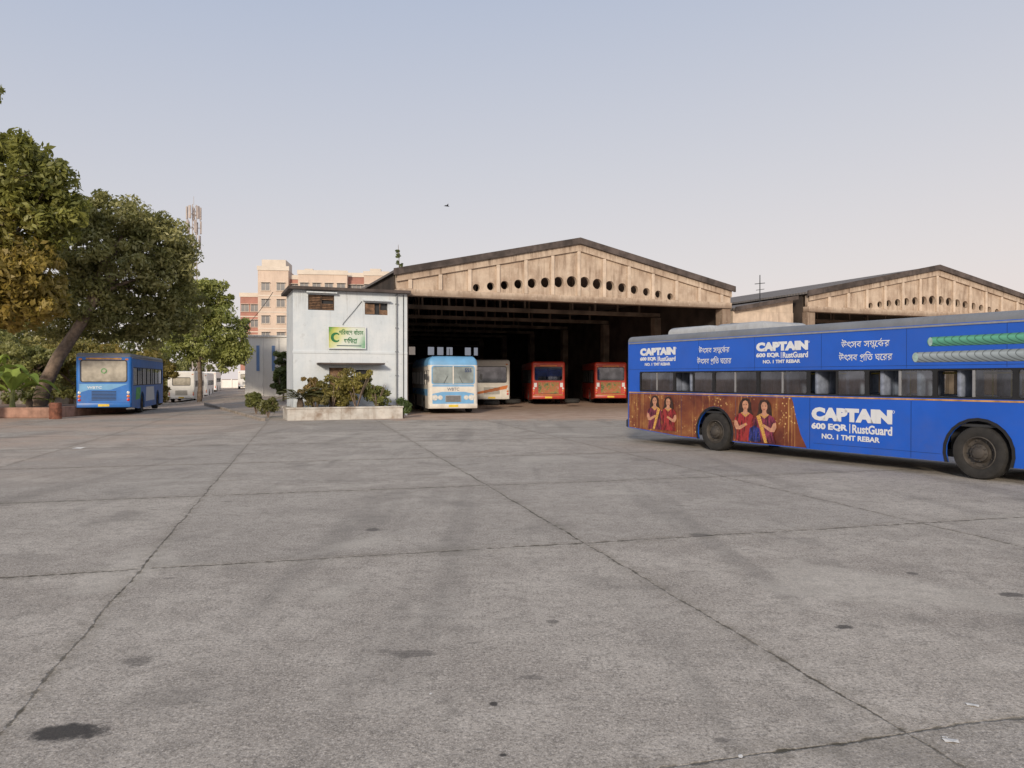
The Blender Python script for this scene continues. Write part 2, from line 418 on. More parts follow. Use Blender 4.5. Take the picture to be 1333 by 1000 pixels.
# ======== near blue bus ========
wdir=Vector((.516,-.857)).normalized()
yaw1=math.atan2(wdir.y,wdir.x)
L1=12.7
nb=make_bus('long blue city bus wrapped in steel rebar advertising',(4.5,23.7,0),yaw1,L=L1,W=2.5,
   body=m_blue,wheels=(3.57,10.2),wz=(1.5,2.08),bay=1.47,wx0=.6,wx1=12.3,roof=.17,opened=(1,4,5,6))
ys=-1.25
def deco(name,me,mat,off=.006,label=None): 
    return part(name,tf(me,sideM(ys-off)),mat,nb,label=label)
o_=[(0.14,.44),(.14,1.44),(6.0,1.44),(6.05,1.3),(6.12,1.0),(6.25,.6),(6.42,.3)]+[(4.3,.3)]+[p for p in arc(3.57,.66,.5,.3)]+[(2.6,.3),(2.36,.3)]
deco('advert_picture',plate(o_,[],.004),m_pic,.003,'festive gold and red printed picture with women')
def ell(cx,cz,rx,rz,n=18): return [(cx+rx*math.cos(2*math.pi*k/n),cz+rz*math.sin(2*math.pi*k/n)) for k in range(n)]
def woman(cx,base,h,sari_,f=1,w=1.3,z=0):
    P=lambda pts: [(cx+f*a*w,base+h*b) for a,b in pts]
    D=lambda n,me,m_,o: deco(n,me,m_,o+z)
    D('printed_hair',plate(P([(-.12,.35),(-.19,.5),(-.17,.62),(-.16,.78),(-.13,.9),(-.07,.985),(.02,1.0),(.09,.97),(.13,.88),(.135,.76),(.16,.66),(.21,.5),(.17,.4),(.12,.44),(0,.55)]),[],.002),m_hair,.008)
    D('printed_clothes',plate(P([(-.24,0),(-.2,.2),(-.24,.36),(-.26,.5),(-.2,.6),(-.09,.66),(0,.57),(.09,.66),(.18,.6),(.25,.5),(.24,.38),(.19,.25),(.25,0)]),[],.002),sari_,.0105)
    D('printed_neck',plate(P([(-.04,.74),(.04,.74),(.05,.68),(.11,.65),(0,.55),(-.11,.65),(-.05,.68)]),[],.002),m_skin,.0125)
    D('printed_face',plate(P([(-.07,.86),(-.068,.79),(-.04,.735),(0,.715),(.04,.735),(.068,.79),(.07,.86),(.05,.92),(0,.945),(-.05,.92)]),[],.002),m_skin,.0145)
    D('printed_necklace',plate(P([(-.1,.655),(0,.565),(.1,.655),(.08,.66),(0,.6),(-.08,.66)]),[],.002),m_gold2,.0165)
    for e in (-.032,.032): D('printed_eye',plate(P([(e-.02,.845),(e,.855),(e+.02,.845),(e,.838)]),[],.002),m_hair,.0168)
    D('printed_mouth',plate(P([(-.025,.768),(0,.775),(.025,.768),(0,.755)]),[],.002),m_lip,.0168)
    D('printed_arm',plate(P([(-.26,.48),(-.2,.46),(-.15,.34),(.02,.43),(.05,.38),(-.13,.26),(-.22,.26),(-.27,.36)]),[],.002),m_skin,.0128)
    D('printed_shawl',plate(P([(.1,.66),(.18,.6),(.09,.3),(.0,0),(-.07,0),(.02,.35)]),[],.002),m_gold2 if sari_ is m_sari3 else m_lip,.0118)
    D('printed_bangle',plate(P([(-.02,.41),(.0,.42),(.02,.36),(.0,.345)]),[],.002),m_gold2,.0148)
woman(1.28,.43,.97,m_sari3,1,1.25); woman(1.85,.43,.95,m_sari1,-1,1.25,.012)
woman(4.62,.33,1.07,m_sari1,1,1.35); woman(5.22,.33,1.05,m_sari3,-1,1.35,.012)
deco('printed_clothes',plate([(4.74,.34),(4.78,.66),(4.93,.74),(5.08,.66),(5.12,.34)],[],.002),m_sari2,.034)
deco('gold_strip',plate([(.14,1.455),(L1-.14,1.455),(L1-.14,1.485),(.14,1.485)],[],.004),m_gold,.004)
def captain(x0,x1,zt,sc):
    H=sc
    deco('lettering',text_mesh('CAPTAIN',x0,x1,zt-H,zt,.08),m_text)
    deco('lettering',text_mesh('600 EQR',x0,x0+(x1-x0)*.47,zt-H*1.72,zt-H*1.17,.05),m_text)
    deco('lettering',plate(rect(x0+(x1-x0)*.495,x0+(x1-x0)*.505,zt-H*1.8,zt-H*1.12),[],.003),m_text)
    deco('lettering',text_mesh('RustGuard',x0+(x1-x0)*.53,x1,zt-H*1.78,zt-H*1.15,.03),m_text)
    deco('lettering',text_mesh('NO. 1 TMT REBAR',x0+(x1-x0)*.14,x1-(x1-x0)*.14,zt-H*2.33,zt-H*1.95,.035),m_text)
    deco('lettering',plate([p for p in circ(x1+.03*H*3,zt-.04,.02*H*5,10)],[circ(x1+.03*H*3,zt-.04,.014*H*5,10)],.003),m_text)
captain(.64,2.12,2.76,.22); captain(4.95,6.45,2.76,.22); captain(6.55,8.5,1.24,.3)
for x0,x1 in ((2.95,4.15),(7.25,8.5)):
    deco('lettering',bengali_mesh(L1_,x0+.06,x1-.06,2.51,2.74,.006),m_text)
    deco('lettering',bengali_mesh(L2_,x0,x1,2.24,2.46,.006),m_text)
deco('printed_green_bar',plate(ell(9.3,2.61,.07,.09,16)[4:13]+[(L1-.2,2.5),(L1-.2,2.72)],[],.003),m_rebG)
deco('bar_tip',plate(ell(9.29,2.61,.045,.085,16),[],.002),m_rebtip,.009)
deco('printed_steel_bar',plate(ell(9.0,2.31,.08,.1,16)[4:13]+[(L1-.2,2.19),(L1-.2,2.43)],[],.003),m_rebS)
deco('bar_tip',plate(ell(8.99,2.31,.055,.095,16),[],.002),m_rebtip,.009)
for xx in (2.35,4.3,6.5,8.9,11.3): deco('panel_seam',plate(rect(xx-.004,xx+.004,.3,1.44),[],.002),m_navy,.0065 if xx<6.4 else .003)
deco('panel_seam',plate(rect(6.6,9.5,.42,.426),[],.002),m_navy,.003)
deco('panel_seam',plate(rect(.14,L1-.14,2.145,2.152),[],.002),m_navy,.003)
for xx in (3.0,4.9,6.8,8.8,10.7): deco('panel_seam',plate(rect(xx-.003,xx+.003,2.1,2.9),[],.002),m_navy,.0025)
for x0,x1 in ((1.5,3.1),(3.3,4.9)):
    p=MB(); p.box(x0,x1,-.95,.75,3.115,3.32); pm=p.mesh(); bevel(pm,.15,5,lambda e:min(v.co.z for v in e.verts)>3.29)
    part('roof_unit',smooth(pm,50),m_pod,nb)

# ======== left blue bus ========
fd=Vector((-.3,.954)).normalized(); yawL=math.atan2(fd.y,fd.x)
m_pglass=pmat('dusty pale rear glass',(.4,.37,.31),.35,1.5,.2)
lb=make_bus('blue city bus parked under trees at the roadside',(-20.4,38.4,0),yawL,L=12,body=m_blue2,rear=dict(win=(-1.02,1.02,1.72,2.76),bumper=m_blue2,glass=m_pglass),wheels=(3.4,9.4),roofm=m_grey,wz=(1.5,2.45))
m_green=pmat('green leaf print',(.1,.36,.1),.3,6,.5)
part('printed_panel',tf(plate([(1.2,.75),(2.6,.8),(2.9,1.4),(1.4,1.4)],[],.004),sideM(-1.258)),m_green,lb)
part('printed_panel',tf(plate([(4.6,.6),(8.0,.6),(7.7,1.4),(4.8,1.4)],[],.004),sideM(-1.258)),m_text,lb)
part('lettering',tf(text_mesh('WBTC',-.75,-.1,1.36,1.48,.02),rearM(-.01)),m_text,lb)
part('route_board',tf(plate(rect(-.8,.8,2.82,2.91),[],.01),rearM(-.01)),m_gold,lb)
part('emblem',tf(plate(circ(0,2.25,.13),[circ(0,2.25,.09)],.004),rearM(.0)),m_green,lb)
part('printed_panel',tf(plate([(-1.1,1.6),(-1.1,1.15),(-.7,1.3),(.3,1.3),(1.1,1.6)],[],.004),rearM(-.003)),m_lblue,lb)

# ======== far white buses ========
m_white2=pmat('bright white bus paint',(.8,.79,.76),.05,2,.4)
for px,Yd,lab in ((236,76,'white bus parked at the roadside behind a blue bus'),(256,94,'white bus parked in a queue along the road'),(270,114,'white bus parked far along the road'),(320,130,'small white bus standing at the far end of the road')):
    x=(px-666.5)/F*Yd; a=yawL if px<300 else math.pi/2+.33
    make_bus(lab,(x,Yd,drop(x,Yd)),a,L=11 if px<300 else 8,body=m_white2,detail=0,rear=dict(win=(-.8,.8,1.75,2.5),glass=m_pglass,bumper=m_white2),wheels=(2.8,8.6) if px<300 else (1.9,6),wz=(1.6,2.2),roofm=m_white2,group='white buses parked along the road')

# ======== buses in the shed ========
def deg(fx,fy): return math.atan2(fy,fx)
wb=make_bus('white bus with a large black rear window inside the shed',(-1.4,53,0),deg(-.06,1),L=11,body=m_white,rear=dict(win=(-1.0,1.0,1.6,2.65),bumper=m_white),detail=0,roofm=m_white,wheels=(3.2,8.8))
part('printed_panel',tf(plate([(-1.1,.9),(-1.1,.75),(1.1,1.15),(1.1,1.4)],[],.004),rearM(-.003)),m_orange,wb)
m_ad=M('printed rear advert'); t=NT(m_ad); v=t.obj(); nn=t.noise(v,3.5,4,.6,.8)
t.out(t.ramp(nn,[(.3,(.02,.08,.03)),(.45,(.25,.2,.05)),(.55,(.4,.08,.02)),(.68,(.32,.28,.18))]),.5)
for px,Yd,fx,lab in ((714,54,-.05,'red city bus with a printed rear advert parked in the shed'),(795,56,-.01,'red city bus with a dark rear window parked in the shed')):
    rb_=make_bus(lab,((px-666.5)/F*Yd,Yd,0),deg(fx,1),L=11.5,body=m_red,roofm=m_red,rear=dict(win=(-.95,.95,1.75,2.64),bumper=m_red),detail=0,wheels=(3.3,9.2),wz=(1.5,2.5),top=2.85,W=2.35,group='red buses parked in the shed')
    part('rear_advert',tf(plate(rect(-.72,.72,.8,1.6),[],.01),rearM(-.028)),m_ad,rb_)
    part('route_board',tf(plate(rect(-.6,.6,2.7,2.8),[],.02),rearM(-.02)),m_orange,rb_)
    part('marking_strip',tf(plate(rect(-1.03,1.03,.68,.72),[],.004),rearM(-.022)),m_yel,rb_)
    for yy in (-.92,.92): part('printed_panel',tf(plate(rect(yy-.1,yy+.1,1.25,1.55),[],.004),rearM(-.006)),m_text,rb_)

# old bus facing camera
fo=Vector((.22,-.975)).normalized(); Lo=9.0
fc=Vector(((590-666.5)/F*40.6,40.6)); rc=fc-fo*Lo
m_windsc=pmat('dusty old windscreen glass',(.26,.3,.3),.35,1.0,.12)
ob=make_bus('old white and pale blue bus facing out of the shed',(rc.x,rc.y,0),math.atan2(fo.y,fo.x),L=Lo,W=2.66,body=m_white,endbody=m_white,roofm=m_lblue,
   front=dict(win=(-1.1,1.1,1.6,2.5),glass=m_windsc,seal=m_lblue,bumper=m_white,hz=.86),rear=dict(win=(-.95,.95,1.55,2.4)),wheels=(2.2,7.0),wz=(1.5,2.3),bay=.85,wx0=.4,wx1=8.3,detail=0,cr=.2,top=2.58,roof=.48,rb=.42,frame=m_white)
def fdeco(name,me,mat,off=.006): return part(name,tf(me,frontM(Lo+off)),mat,ob)
fdeco('front_band',plate([(-1.1,.54),(1.1,.54),(1.1,1.06),(.6,1.16),(-.6,1.16),(-1.1,1.06)],[],.004),m_lblue,.004)
fdeco('front_stripe',plate(rect(-1.1,1.1,1.44,1.52),[],.004),m_lblue,.004)
fdeco('windscreen_pillar',plate(rect(-.03,.03,1.58,2.52),[],.03),m_white,.01)
fdeco('grille',plate(rect(-.42,.42,.62,.98,.04),[rect(-.38,.38,.65+i*.06,.68+i*.06) for i in range(5)],.02),m_chrome,.016)
fdeco('grille_backing',plate(rect(-.4,.4,.63,.97),[],.004),m_black,.0085)
fdeco('lettering',text_mesh('WBTC',-.32,.32,1.22,1.38,.0),m_navy,.004)
fdeco('lettering',text_mesh('555',.62,.98,2.2,2.4,.02),m_navy,.0)
fdeco('number_plate',plate(rect(-.25,.25,.36,.48),[],.01),m_plateY,.1)
for sg in (-1,1):
    h=MB(); h.tube([(Lo-.1,sg*1.25,2.3),(Lo+.2,sg*1.42,2.3),(Lo+.22,sg*1.45,2.1)],[.015]*3,6); h.box(Lo+.19,Lo+.23,sg*1.45-.07,sg*1.45+.07,1.8,2.1)
    part('mirror',h.mesh(),m_black,ob)
    part('wiper',MB().tube([(Lo+.03,sg*.5,1.62),(Lo+.03,sg*.3,2.0)],[.01,.008],5).mesh(),m_black,ob)
    part('side_stripe',tf(plate([(.23,.95),(8.77,.95),(8.77,1.3),(.23,1.3)],[],.004),sideM(sg*1.334)),m_lblue,ob)

# ---------------- ground ----------------
def ground():
    xs=sorted(set(list(np.arange(-90,91,3.0))+[-1500,-700,-300,-150,150,300,700,1500]))
    ys_=sorted(set(list(np.arange(-30,200,3.0))+[-1500,-500,-100,260,400,700,1500]))
    v=[(x,y,drop(x,y)) for y in ys_ for x in xs]; nx=len(xs)
    f=[(j*nx+i,j*nx+i+1,(j+1)*nx+i+1,(j+1)*nx+i) for j in range(len(ys_)-1) for i in range(nx-1)]
    me=bpy.data.meshes.new('ground'); me.from_pydata(v,[],f)
    for p in me.polygons: p.use_smooth=True
    m=M('worn concrete yard'); t=NT(m); v=t.obj()
    sep=t.n('ShaderNodeSeparateXYZ'); t.l(v,sep.inputs[0]); x,y=sep.outputs[0],sep.outputs[1]
    wob=t.noise(v,1.3,5,.6); wob2=t.math('SUBTRACT',wob,.5)
    wobf=t.math('MULTIPLY',wob2,.1)
    A=t.math('ADD',t.math('ADD',t.math('MULTIPLY',x,.965),t.math('MULTIPLY',y,.26)),wobf)
    B=t.math('ADD',t.math('ADD',t.math('MULTIPLY',x,-.26),t.math('MULTIPLY',y,.965)),wobf)
    def line(c,off,sp):
        q=t.math('DIVIDE',t.math('SUBTRACT',c,off),sp)
        r=t.math('SUBTRACT',q,t.math('ROUND',q)); return t.math('MULTIPLY',t.math('ABSOLUTE',r),sp), t.math('FLOOR',q)
    da,ia=line(A,-1.58,4.68); db,ib=line(B,8.3,4.9)
    fine=t.noise(v,9,5,.7)
    wv=t.math('MULTIPLY',t.mr(fine,.35,.7),.018)
    dm=t.math('MINIMUM',da,t.math('MULTIPLY',db,t.mr(y,4,10,.9,.5)))
    dm2=t.math('SUBTRACT',dm,wv)
    seam=t.mr(dm2,-.006,.009,1,0)
    halo=t.math('MULTIPLY',t.mr(dm,.0,.16,1,0),t.mr(fine,.35,.65))
    comb=t.n('ShaderNodeCombineXYZ'); t.l(ia,comb.inputs[0]); t.l(ib,comb.inputs[1])
    wn=t.n('ShaderNodeTexWhiteNoise'); t.l(comb.outputs[0],wn.inputs[0])
    big=t.noise(v,.22,5,.6); mid=t.noise(v,1.1,6,.7); gr=t.noise(v,38,4,.75); gr2=t.noise(v,95,2,.6); gr3=t.noise(v,7,6,.75)
    col=t.mix(t.mr(big,.3,.7),(.35,.312,.272),(.48,.435,.38))
    col=t.mix(t.mr(mid,.4,.65,0,.75),col,(.58,.53,.465))
    col=t.mix(t.math('MULTIPLY',wn.outputs[0],.6),col,(.33,.305,.275))
    col=t.mix(t.mr(gr3,.46,.62,0,.5),col,(.22,.2,.175))
    col=t.mix(t.mr(gr,.51,.62,0,.6),col,(.15,.135,.12))
    col=t.mix(t.mr(gr,.46,.36,0,.55),col,(.76,.7,.62))
    col=t.mix(t.mr(gr2,.56,.66,0,.5),col,(.78,.73,.66))
    col=t.mix(t.mr(gr2,.43,.34,0,.5),col,(.12,.11,.1))
    st=t.noise(v,.8,5,.6); col=t.mix(t.mr(st,.53,.72,0,.5),col,(.2,.185,.165))
    sm=t.noise(t.scalevec(v,(1,2.2,1)),2.6,3,.5); col=t.mix(t.mr(sm,.68,.77,0,.5),col,(.12,.11,.1))
    tr=t.noise(t.scalevec(v,(1,.08,1),(0,0,.27)),1.1,3,.5); col=t.mix(t.mr(tr,.54,.68,0,.35),col,(.21,.195,.175))
    pt=t.noise(v,.45,4,.5,.6); col=t.mix(t.mr(pt,.58,.66,0,.3),col,(.6,.56,.49))
    yw=t.math('ADD',y,t.math('MULTIPLY',wob2,9))
    m1=t.math('MULTIPLY',t.mr(yw,33.6,36),t.mr(x,-7.5,-5.0))
    dx=t.math('ADD',x,t.math('MULTIPLY',t.math('SUBTRACT',y,38.0),.314))
    xx=t.math('ADD',dx,t.math('MULTIPLY',wob2,4))
    m2=t.math('MULTIPLY',t.mr(xx,-22.0,-24.0),t.mr(y,18,26))
    tan=t.math('MAXIMUM',m1,m2)
    ty=t.mix(t.mr(mid,.3,.7),(.42,.29,.22),(.56,.43,.34))
    col=t.mix(t.math('MULTIPLY',tan,.9),col,ty)
    col=t.mix(t.math('MULTIPLY',t.mr(x,-6,-16),t.mr(big,.35,.65,0,.6)),col,(.48,.35,.27))
    notan=t.math('SUBTRACT',1.0,tan)
    seamf=t.math('MULTIPLY',t.math('MULTIPLY',seam,notan),t.mr(y,5,45,.85,.3))
    seamf=t.math('MULTIPLY',seamf,t.mr(t.noise(v,.9,3),.35,.6,.5,1))
    col=t.mix(t.math('MULTIPLY',halo,t.math('MULTIPLY',notan,.45)),col,(.21,.185,.145))
    col=t.mix(seamf,col,(.055,.05,.034))
    wet=None
    for px,py,rx,ry,st_ in ((85,955,.2,.1,.92),(178,862,.1,.1,.5),(535,852,.16,.08,.45),(1100,817,.08,.05,.8),(643,918,.025,.03,.9),(1188,747,.06,.06,.6),(1318,775,.12,.08,.7),(690,883,.07,.04,.4),(485,690,.1,.1,.6),(940,965,.05,.03,.5),(720,810,.05,.05,.5),(910,697,.14,.1,.5),(655,985,.02,.02,.9)):
        gx,gy=gp(px,py)
        ax=t.math('DIVIDE',t.math('SUBTRACT',x,gx),rx); ay=t.math('DIVIDE',t.math('SUBTRACT',y,gy),ry)
        d=t.math('SQRT',t.math('ADD',t.math('MULTIPLY',ax,ax),t.math('MULTIPLY',ay,ay)))
        d=t.math('ADD',d,t.math('MULTIPLY',t.math('SUBTRACT',fine,.5),1.8))
        k=t.mr(d,.65,1.25,st_,0); wet=k if wet is None else t.math('MAXIMUM',wet,k)
    col=t.mix(wet,col,(.055,.052,.05))
    h=t.math('ADD',t.math('MULTIPLY',gr,1.0),t.math('MULTIPLY',mid,.6))
    h=t.math('ADD',h,t.math('MULTIPLY',gr3,.8))
    h=t.math('SUBTRACT',h,t.math('MULTIPLY',seam,1.5))
    t.out(col,.9,bump=h,bs=.45,bd=.013,spec=.15)
    return thing('ground','worn grey concrete bus yard with slab joints and oil stains','ground',me=me,mat=m,kind='structure')
ground()

# ---------------- shed ----------------
def concrete_mat():
    m=M('stained warm concrete'); t=NT(m); v=t.obj()
    n=t.noise(v,1.2,6,.65); col=t.mix(t.mr(n,.3,.7),(.4,.3,.225),(.6,.49,.385))
    s1=t.noise(t.scalevec(v,(4,4,.35)),1.3,6,.7); n2=t.noise(v,.45,4)
    col=t.mix(t.math('MULTIPLY',t.mr(s1,.46,.7),t.mr(n2,.35,.65,.25,.75)),col,(.17,.11,.075))
    sep=t.n('ShaderNodeSeparateXYZ'); t.l(v,sep.inputs[0])
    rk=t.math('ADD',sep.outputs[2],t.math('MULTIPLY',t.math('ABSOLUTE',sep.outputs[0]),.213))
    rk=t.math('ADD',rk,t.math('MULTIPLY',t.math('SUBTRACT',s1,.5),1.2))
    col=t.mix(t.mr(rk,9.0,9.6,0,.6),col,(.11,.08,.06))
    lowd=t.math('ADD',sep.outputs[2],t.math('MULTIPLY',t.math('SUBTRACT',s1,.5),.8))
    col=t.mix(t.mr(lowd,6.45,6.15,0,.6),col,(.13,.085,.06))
    s3=t.noise(v,5,5,.7); col=t.mix(t.mr(s3,.58,.72,0,.5),col,(.66,.59,.5))
    t.out(col,.9,bump=t.noise(v,14,4),bs=.4,bd=.02); return m
m_conc=concrete_mat()
m_rib=pmat('paler rib concrete',(.6,.49,.39),.15,2,.9,streak=.6,dirtc=(.2,.13,.09),bump=.3)
m_roofd=pmat('dark stained roof edge',(.085,.068,.062),.45,1.5,.9,streak=.5,dirtc=(.02,.018,.016),bump=.3)
m_roofs=M('corrugated roof sheet'); t=NT(m_roofs); v=t.obj(); w=t.n('ShaderNodeTexWave'); t.l(v,w.inputs[0]); w.bands_direction='Y'; w.inputs['Scale'].default_value=1.2
t.out(t.mix(t.noise(v,.8,5),(.1,.09,.085),(.24,.22,.21)),.85,bump=w.outputs['Fac'],bs=.6,bd=.04)
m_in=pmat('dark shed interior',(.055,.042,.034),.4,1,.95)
m_truss=pmat('brightened shed steel',(.2,.155,.12),.4,1,.9)  # colour brightened in place of more light inside the shed
def make_shed(sc,h,lab,D=46):
    x,y=FP(sc,0); b=thing('bus_shed',lab,'bus depot shed',(x,y,0),UA,group='concrete gabled bus sheds')
    ze,zr,zl=7.15,9.38,6.1; ov=.18
    holes=[]
    for i in range(8):
        xx=.4+.8*i; r=.31-.016*i; z=7.25-.055*i-.004*i*i
        holes+= [circ(xx,z,r,20),circ(-xx,z,r,20)]
    part('gable_wall',tf(plate([(-h,zl+.35),(h,zl+.35),(h,ze),(h*.5,(ze+zr)/2+.02),(0,zr),(-h*.5,(ze+zr)/2+.02),(-h,ze)],holes,.22),axm(X,Z,(0,0,0))),m_conc,b)
    s=MB(); s.box(-h,h,-.26,.3,zl,zl+.347); me=s.mesh(); bevel(me,.02,1); part('beam',me,m_conc,b)
    for sg in (-1,1):
        k=MB()
        k.poly([(sg*h,-.25,ze-.36),(0,-.25,zr-.42),(0,-.25,zr),(sg*h,-.25,ze)])
        k.poly([(sg*h,-.112,ze-.36),(0,-.112,zr-.42),(0,-.112,zr),(sg*h,-.112,ze)])
        k.poly([(sg*h,-.25,ze-.36),(0,-.25,zr-.42),(0,-.112,zr-.42),(sg*h,-.112,ze-.36)])
        part('sloping_beam',k.mesh(),m_conc,b)
        k=MB(); e=h+ov; z_e=ze-ov*.22+.12; th=.12
        yb=D
        pts=[(sg*e,-.28,z_e),(0,-.28,zr+.12),(0,yb,zr+.12),(sg*e,yb,z_e)]
        rf=part('roof',k.hexa(pts+[(p[0],p[1],p[2]+th) for p in pts]).mesh(),m_roofs,b)
        k=MB(); pts=[(sg*e,-.4,z_e-.14),(0,-.4,zr-.04),(0,-.4,zr+.3),(sg*e,-.4,z_e+.2)]
        part('barge_board',k.hexa(pts+[(p[0],-.285,p[2]) for p in pts]).mesh(),m_roofd,rf)
    n=int((h-.2)/1.6)
    for i in range(-n,n+1):
        xx=i*1.6; zt=zr-.42-abs(xx)/h*(zr-ze-.06)-.01
        s=MB(); s.box(xx-.1,xx+.1,-.24,-.112,zl+.349,zt); part('rib',bevel(s.mesh(),.02,1),m_rib,b)
    for sg in (-1,1):
        for j in range(7):
            yy=j*7.4+.25
            s=MB(); s.box(sg*(h-.3)-.3,sg*(h-.3)+.3,yy-.25 if j else -.15,yy+.3,-.02,zl-.003); me=s.mesh(); bevel(me,.03,1)
            part('column',me,m_conc if j==0 else m_truss,b)
    for j in range(1,7):
        s=MB(); yy=j*7.4+.25; s.box(-h+.02,h-.02,yy-.15,yy+.15,6.15,6.4)
        for i in range(-5,6): 
            xx=i*h/6; s.box(xx-.06,xx+.06,yy-.06,yy+.06,6.4,zr-abs(xx)/h*(zr-ze)-.05)
        part('truss',s.mesh(),m_truss,b)
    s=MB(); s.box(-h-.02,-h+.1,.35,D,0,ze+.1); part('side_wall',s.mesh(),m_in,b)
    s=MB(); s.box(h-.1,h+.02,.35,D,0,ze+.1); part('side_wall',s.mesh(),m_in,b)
    hs=[]
    for i in range(-9,10):
        if i%4==3: continue
        hs.append((i*1.1-.38,i*1.1+.38,4.5,5.4))
    for i in (-7,-3.6,.8,5.5): hs.append((i-.25,i+.25,1.3,3.0))
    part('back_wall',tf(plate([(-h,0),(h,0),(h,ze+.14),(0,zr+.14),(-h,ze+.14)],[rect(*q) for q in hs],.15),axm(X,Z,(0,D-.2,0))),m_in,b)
    for q in hs:
        s=MB(); s.poly([(q[0],D-.2,q[2]),(q[1],D-.2,q[2]),(q[1],D-.2,q[3]),(q[0],D-.2,q[3])]); part('window',s.mesh(),m_hglass,b)
    s=MB()
    for i in range(12): s.box(-h+.8+i*1.75,-h+.85+i*1.75,D-1.2,D-1.15,0,5.2)
    s.box(-h+.2,h-.2,D-1.3,D-1.1,3.4,3.6); s.box(-h+.2,h-.2,D-1.25,D-1.1,5.5,5.65)
    part('gantry',s.mesh(),m_truss,b)
    return b
shed=make_shed(-.05,10.3,'large weathered concrete shed with round holes in its gable')
shed2=make_shed(27.5,11.3,'second weathered concrete shed gable behind the blue bus')
x,y=FP(13.3,0)
lk=thing('link_building','low weathered concrete link with a sloping roof between sheds','building',(x,y,0),UA)
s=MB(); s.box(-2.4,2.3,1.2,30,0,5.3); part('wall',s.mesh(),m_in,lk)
s=MB(); s.box(-2.4,2.3,.5,.9,5.303,6.05); part('beam',s.mesh(),m_rib,lk)
pts=[(-2.45,.2,6.06),(2.38,.2,6.95),(2.38,30,6.95),(-2.45,30,6.06)]
part('roof',MB().hexa(pts+[(p[0],p[1],p[2]+.13) for p in pts]).mesh(),m_roofs,lk)
pts=[(-2.45,.1,6.02),(2.38,.1,6.9),(2.38,.19,6.9),(-2.45,.19,6.02)]
part('fascia',MB().hexa(pts+[(p[0],p[1],p[2]+.24) for p in pts]).mesh(),m_roofd,lk)
part('gable_infill',tf(plate([(-2.4,6.06),(2.3,6.06),(2.3,6.9),(-2.4,6.04+.02)],[],.1),axm(X,Z,(0,.6,0))),m_rib,lk)
x,y=FP(14.2,-2)
po=MB(); po.tube([(0,0,6.0),(0,0,8.6)],[.04,.03],6); po.tube([(-.4,0,8.0),(.4,0,8.1)],[.025,.025],6); po.tube([(-.3,0,7.6),(.35,0,7.7)],[.02,.02],6)
thing('roof_aerial','thin metal aerial standing on the link roof','aerial',(x,y,0),UA,me=po.mesh(),mat=m_dark)

# ---------------- small white building ----------------
m_wall=M('whitewashed plaster'); t=NT(m_wall); v=t.obj(); n=t.noise(v,.9,6,.65)
col=t.mix(t.mr(n,.3,.7),(.54,.6,.65),(.66,.7,.73)); s1=t.noise(t.scalevec(v,(5,5,.3)),1.6,6,.7)
sep=t.n('ShaderNodeSeparateXYZ'); t.l(v,sep.inputs[0])
col=t.mix(t.math('MULTIPLY',t.mr(s1,.5,.72),t.mr(sep.outputs[2],4.5,6.2,.15,.6)),col,(.26,.24,.22))
col=t.mix(t.mr(t.noise(v,3.2,6,.7),.58,.64,0,.35),col,(.4,.43,.45))
col=t.mix(t.math('MULTIPLY',t.mr(t.noise(v,2.5,5),.45,.7),t.mr(sep.outputs[2],1.0,0,0,.7)),col,(.3,.22,.15))
t.out(col,.85,bump=t.noise(v,18,4),bs=.2,bd=.01)
OS=-15.45
bx,by=FP(OS,.35)
wh=thing('office_building','two storey whitewashed depot office with thin dark roof slab','building',(bx,by,0),UA)
BW,BH,BD=5.6,6.15,3.2
W1=(.7,1.95,5.2,5.95); W2=(3.45,4.6,5.05,5.65)
holes=[rect(*W1),rect(*W2),rect(1.7,2.6,.35,2.4),rect(3.0,3.7,1.1,2.3)]
part('wall',tf(plate(rect(0,BW,0,BH),holes,.2),axm(X,Z,(0,.1,0))),m_wall,wh,label='pale whitewashed front wall')
for q in ((0,.2,.203,BD,0,BH),(BW-.2,BW,.203,BD,0,BH),(.2,BW-.2,BD-.2,BD,0,BH),(.2,BW-.2,.203,BD-.203,3.1,3.2)):
    s=MB(); s.box(*q); part('wall',s.mesh(),m_wall,wh)
s=MB(); s.box(-.25,BW+.1,-.4,BD+.3,BH,BH+.14); part('roof',s.mesh(),m_roofd,wh)
m_wood=pmat('weathered brown shutter',(.17,.1,.06),.5,6,.8); m_wood2=pmat('dark brown frame',(.07,.045,.03),.4,4,.8)
def win_back(q):
    s=MB(); s.poly([(q[0],.17,q[2]),(q[1],.17,q[2]),(q[1],.17,q[3]),(q[0],.17,q[3])]); return part('window',s.mesh(),m_dark,wh)
w=win_back(W1)
s=MB()
for k in range(2):
    xa=W1[0]+.03+k*.63; 
    for j in range(9):
        if k==1 and j in (4,5): continue
        s.box(xa,xa+.56,.06,.1,W1[2]+.04+j*.078,W1[2]+.085+j*.078)
part('louvre',s.mesh(),m_wood,w)
s=MB(); s.box(W1[0],W1[0]+.04,.02,.12,W1[2],W1[3]); s.box(1.3,1.35,.02,.12,W1[2],W1[3]); s.box(W1[1]-.04,W1[1],.02,.12,W1[2],W1[3]); part('frame',s.mesh(),m_wood2,w)
w=win_back(W2)
s=MB(); s.box(W2[0],W2[0]+.5,.06,.1,W2[2]+.03,W2[3]-.05); s.box(W2[0]+.75,W2[0]+.78,.04,.1,W2[2],W2[3]); s.box(W2[0]+.8,W2[1],.06,.1,W2[2],W2[2]+.25); part('shutter',s.mesh(),m_wood,w)
for q in (W1,W2):
    s=MB(); s.box(q[0]-.1,q[1]+.1,-.3,-.003,q[3]+.06,q[3]+.12); part('sunshade',s.mesh(),m_wall,wh)
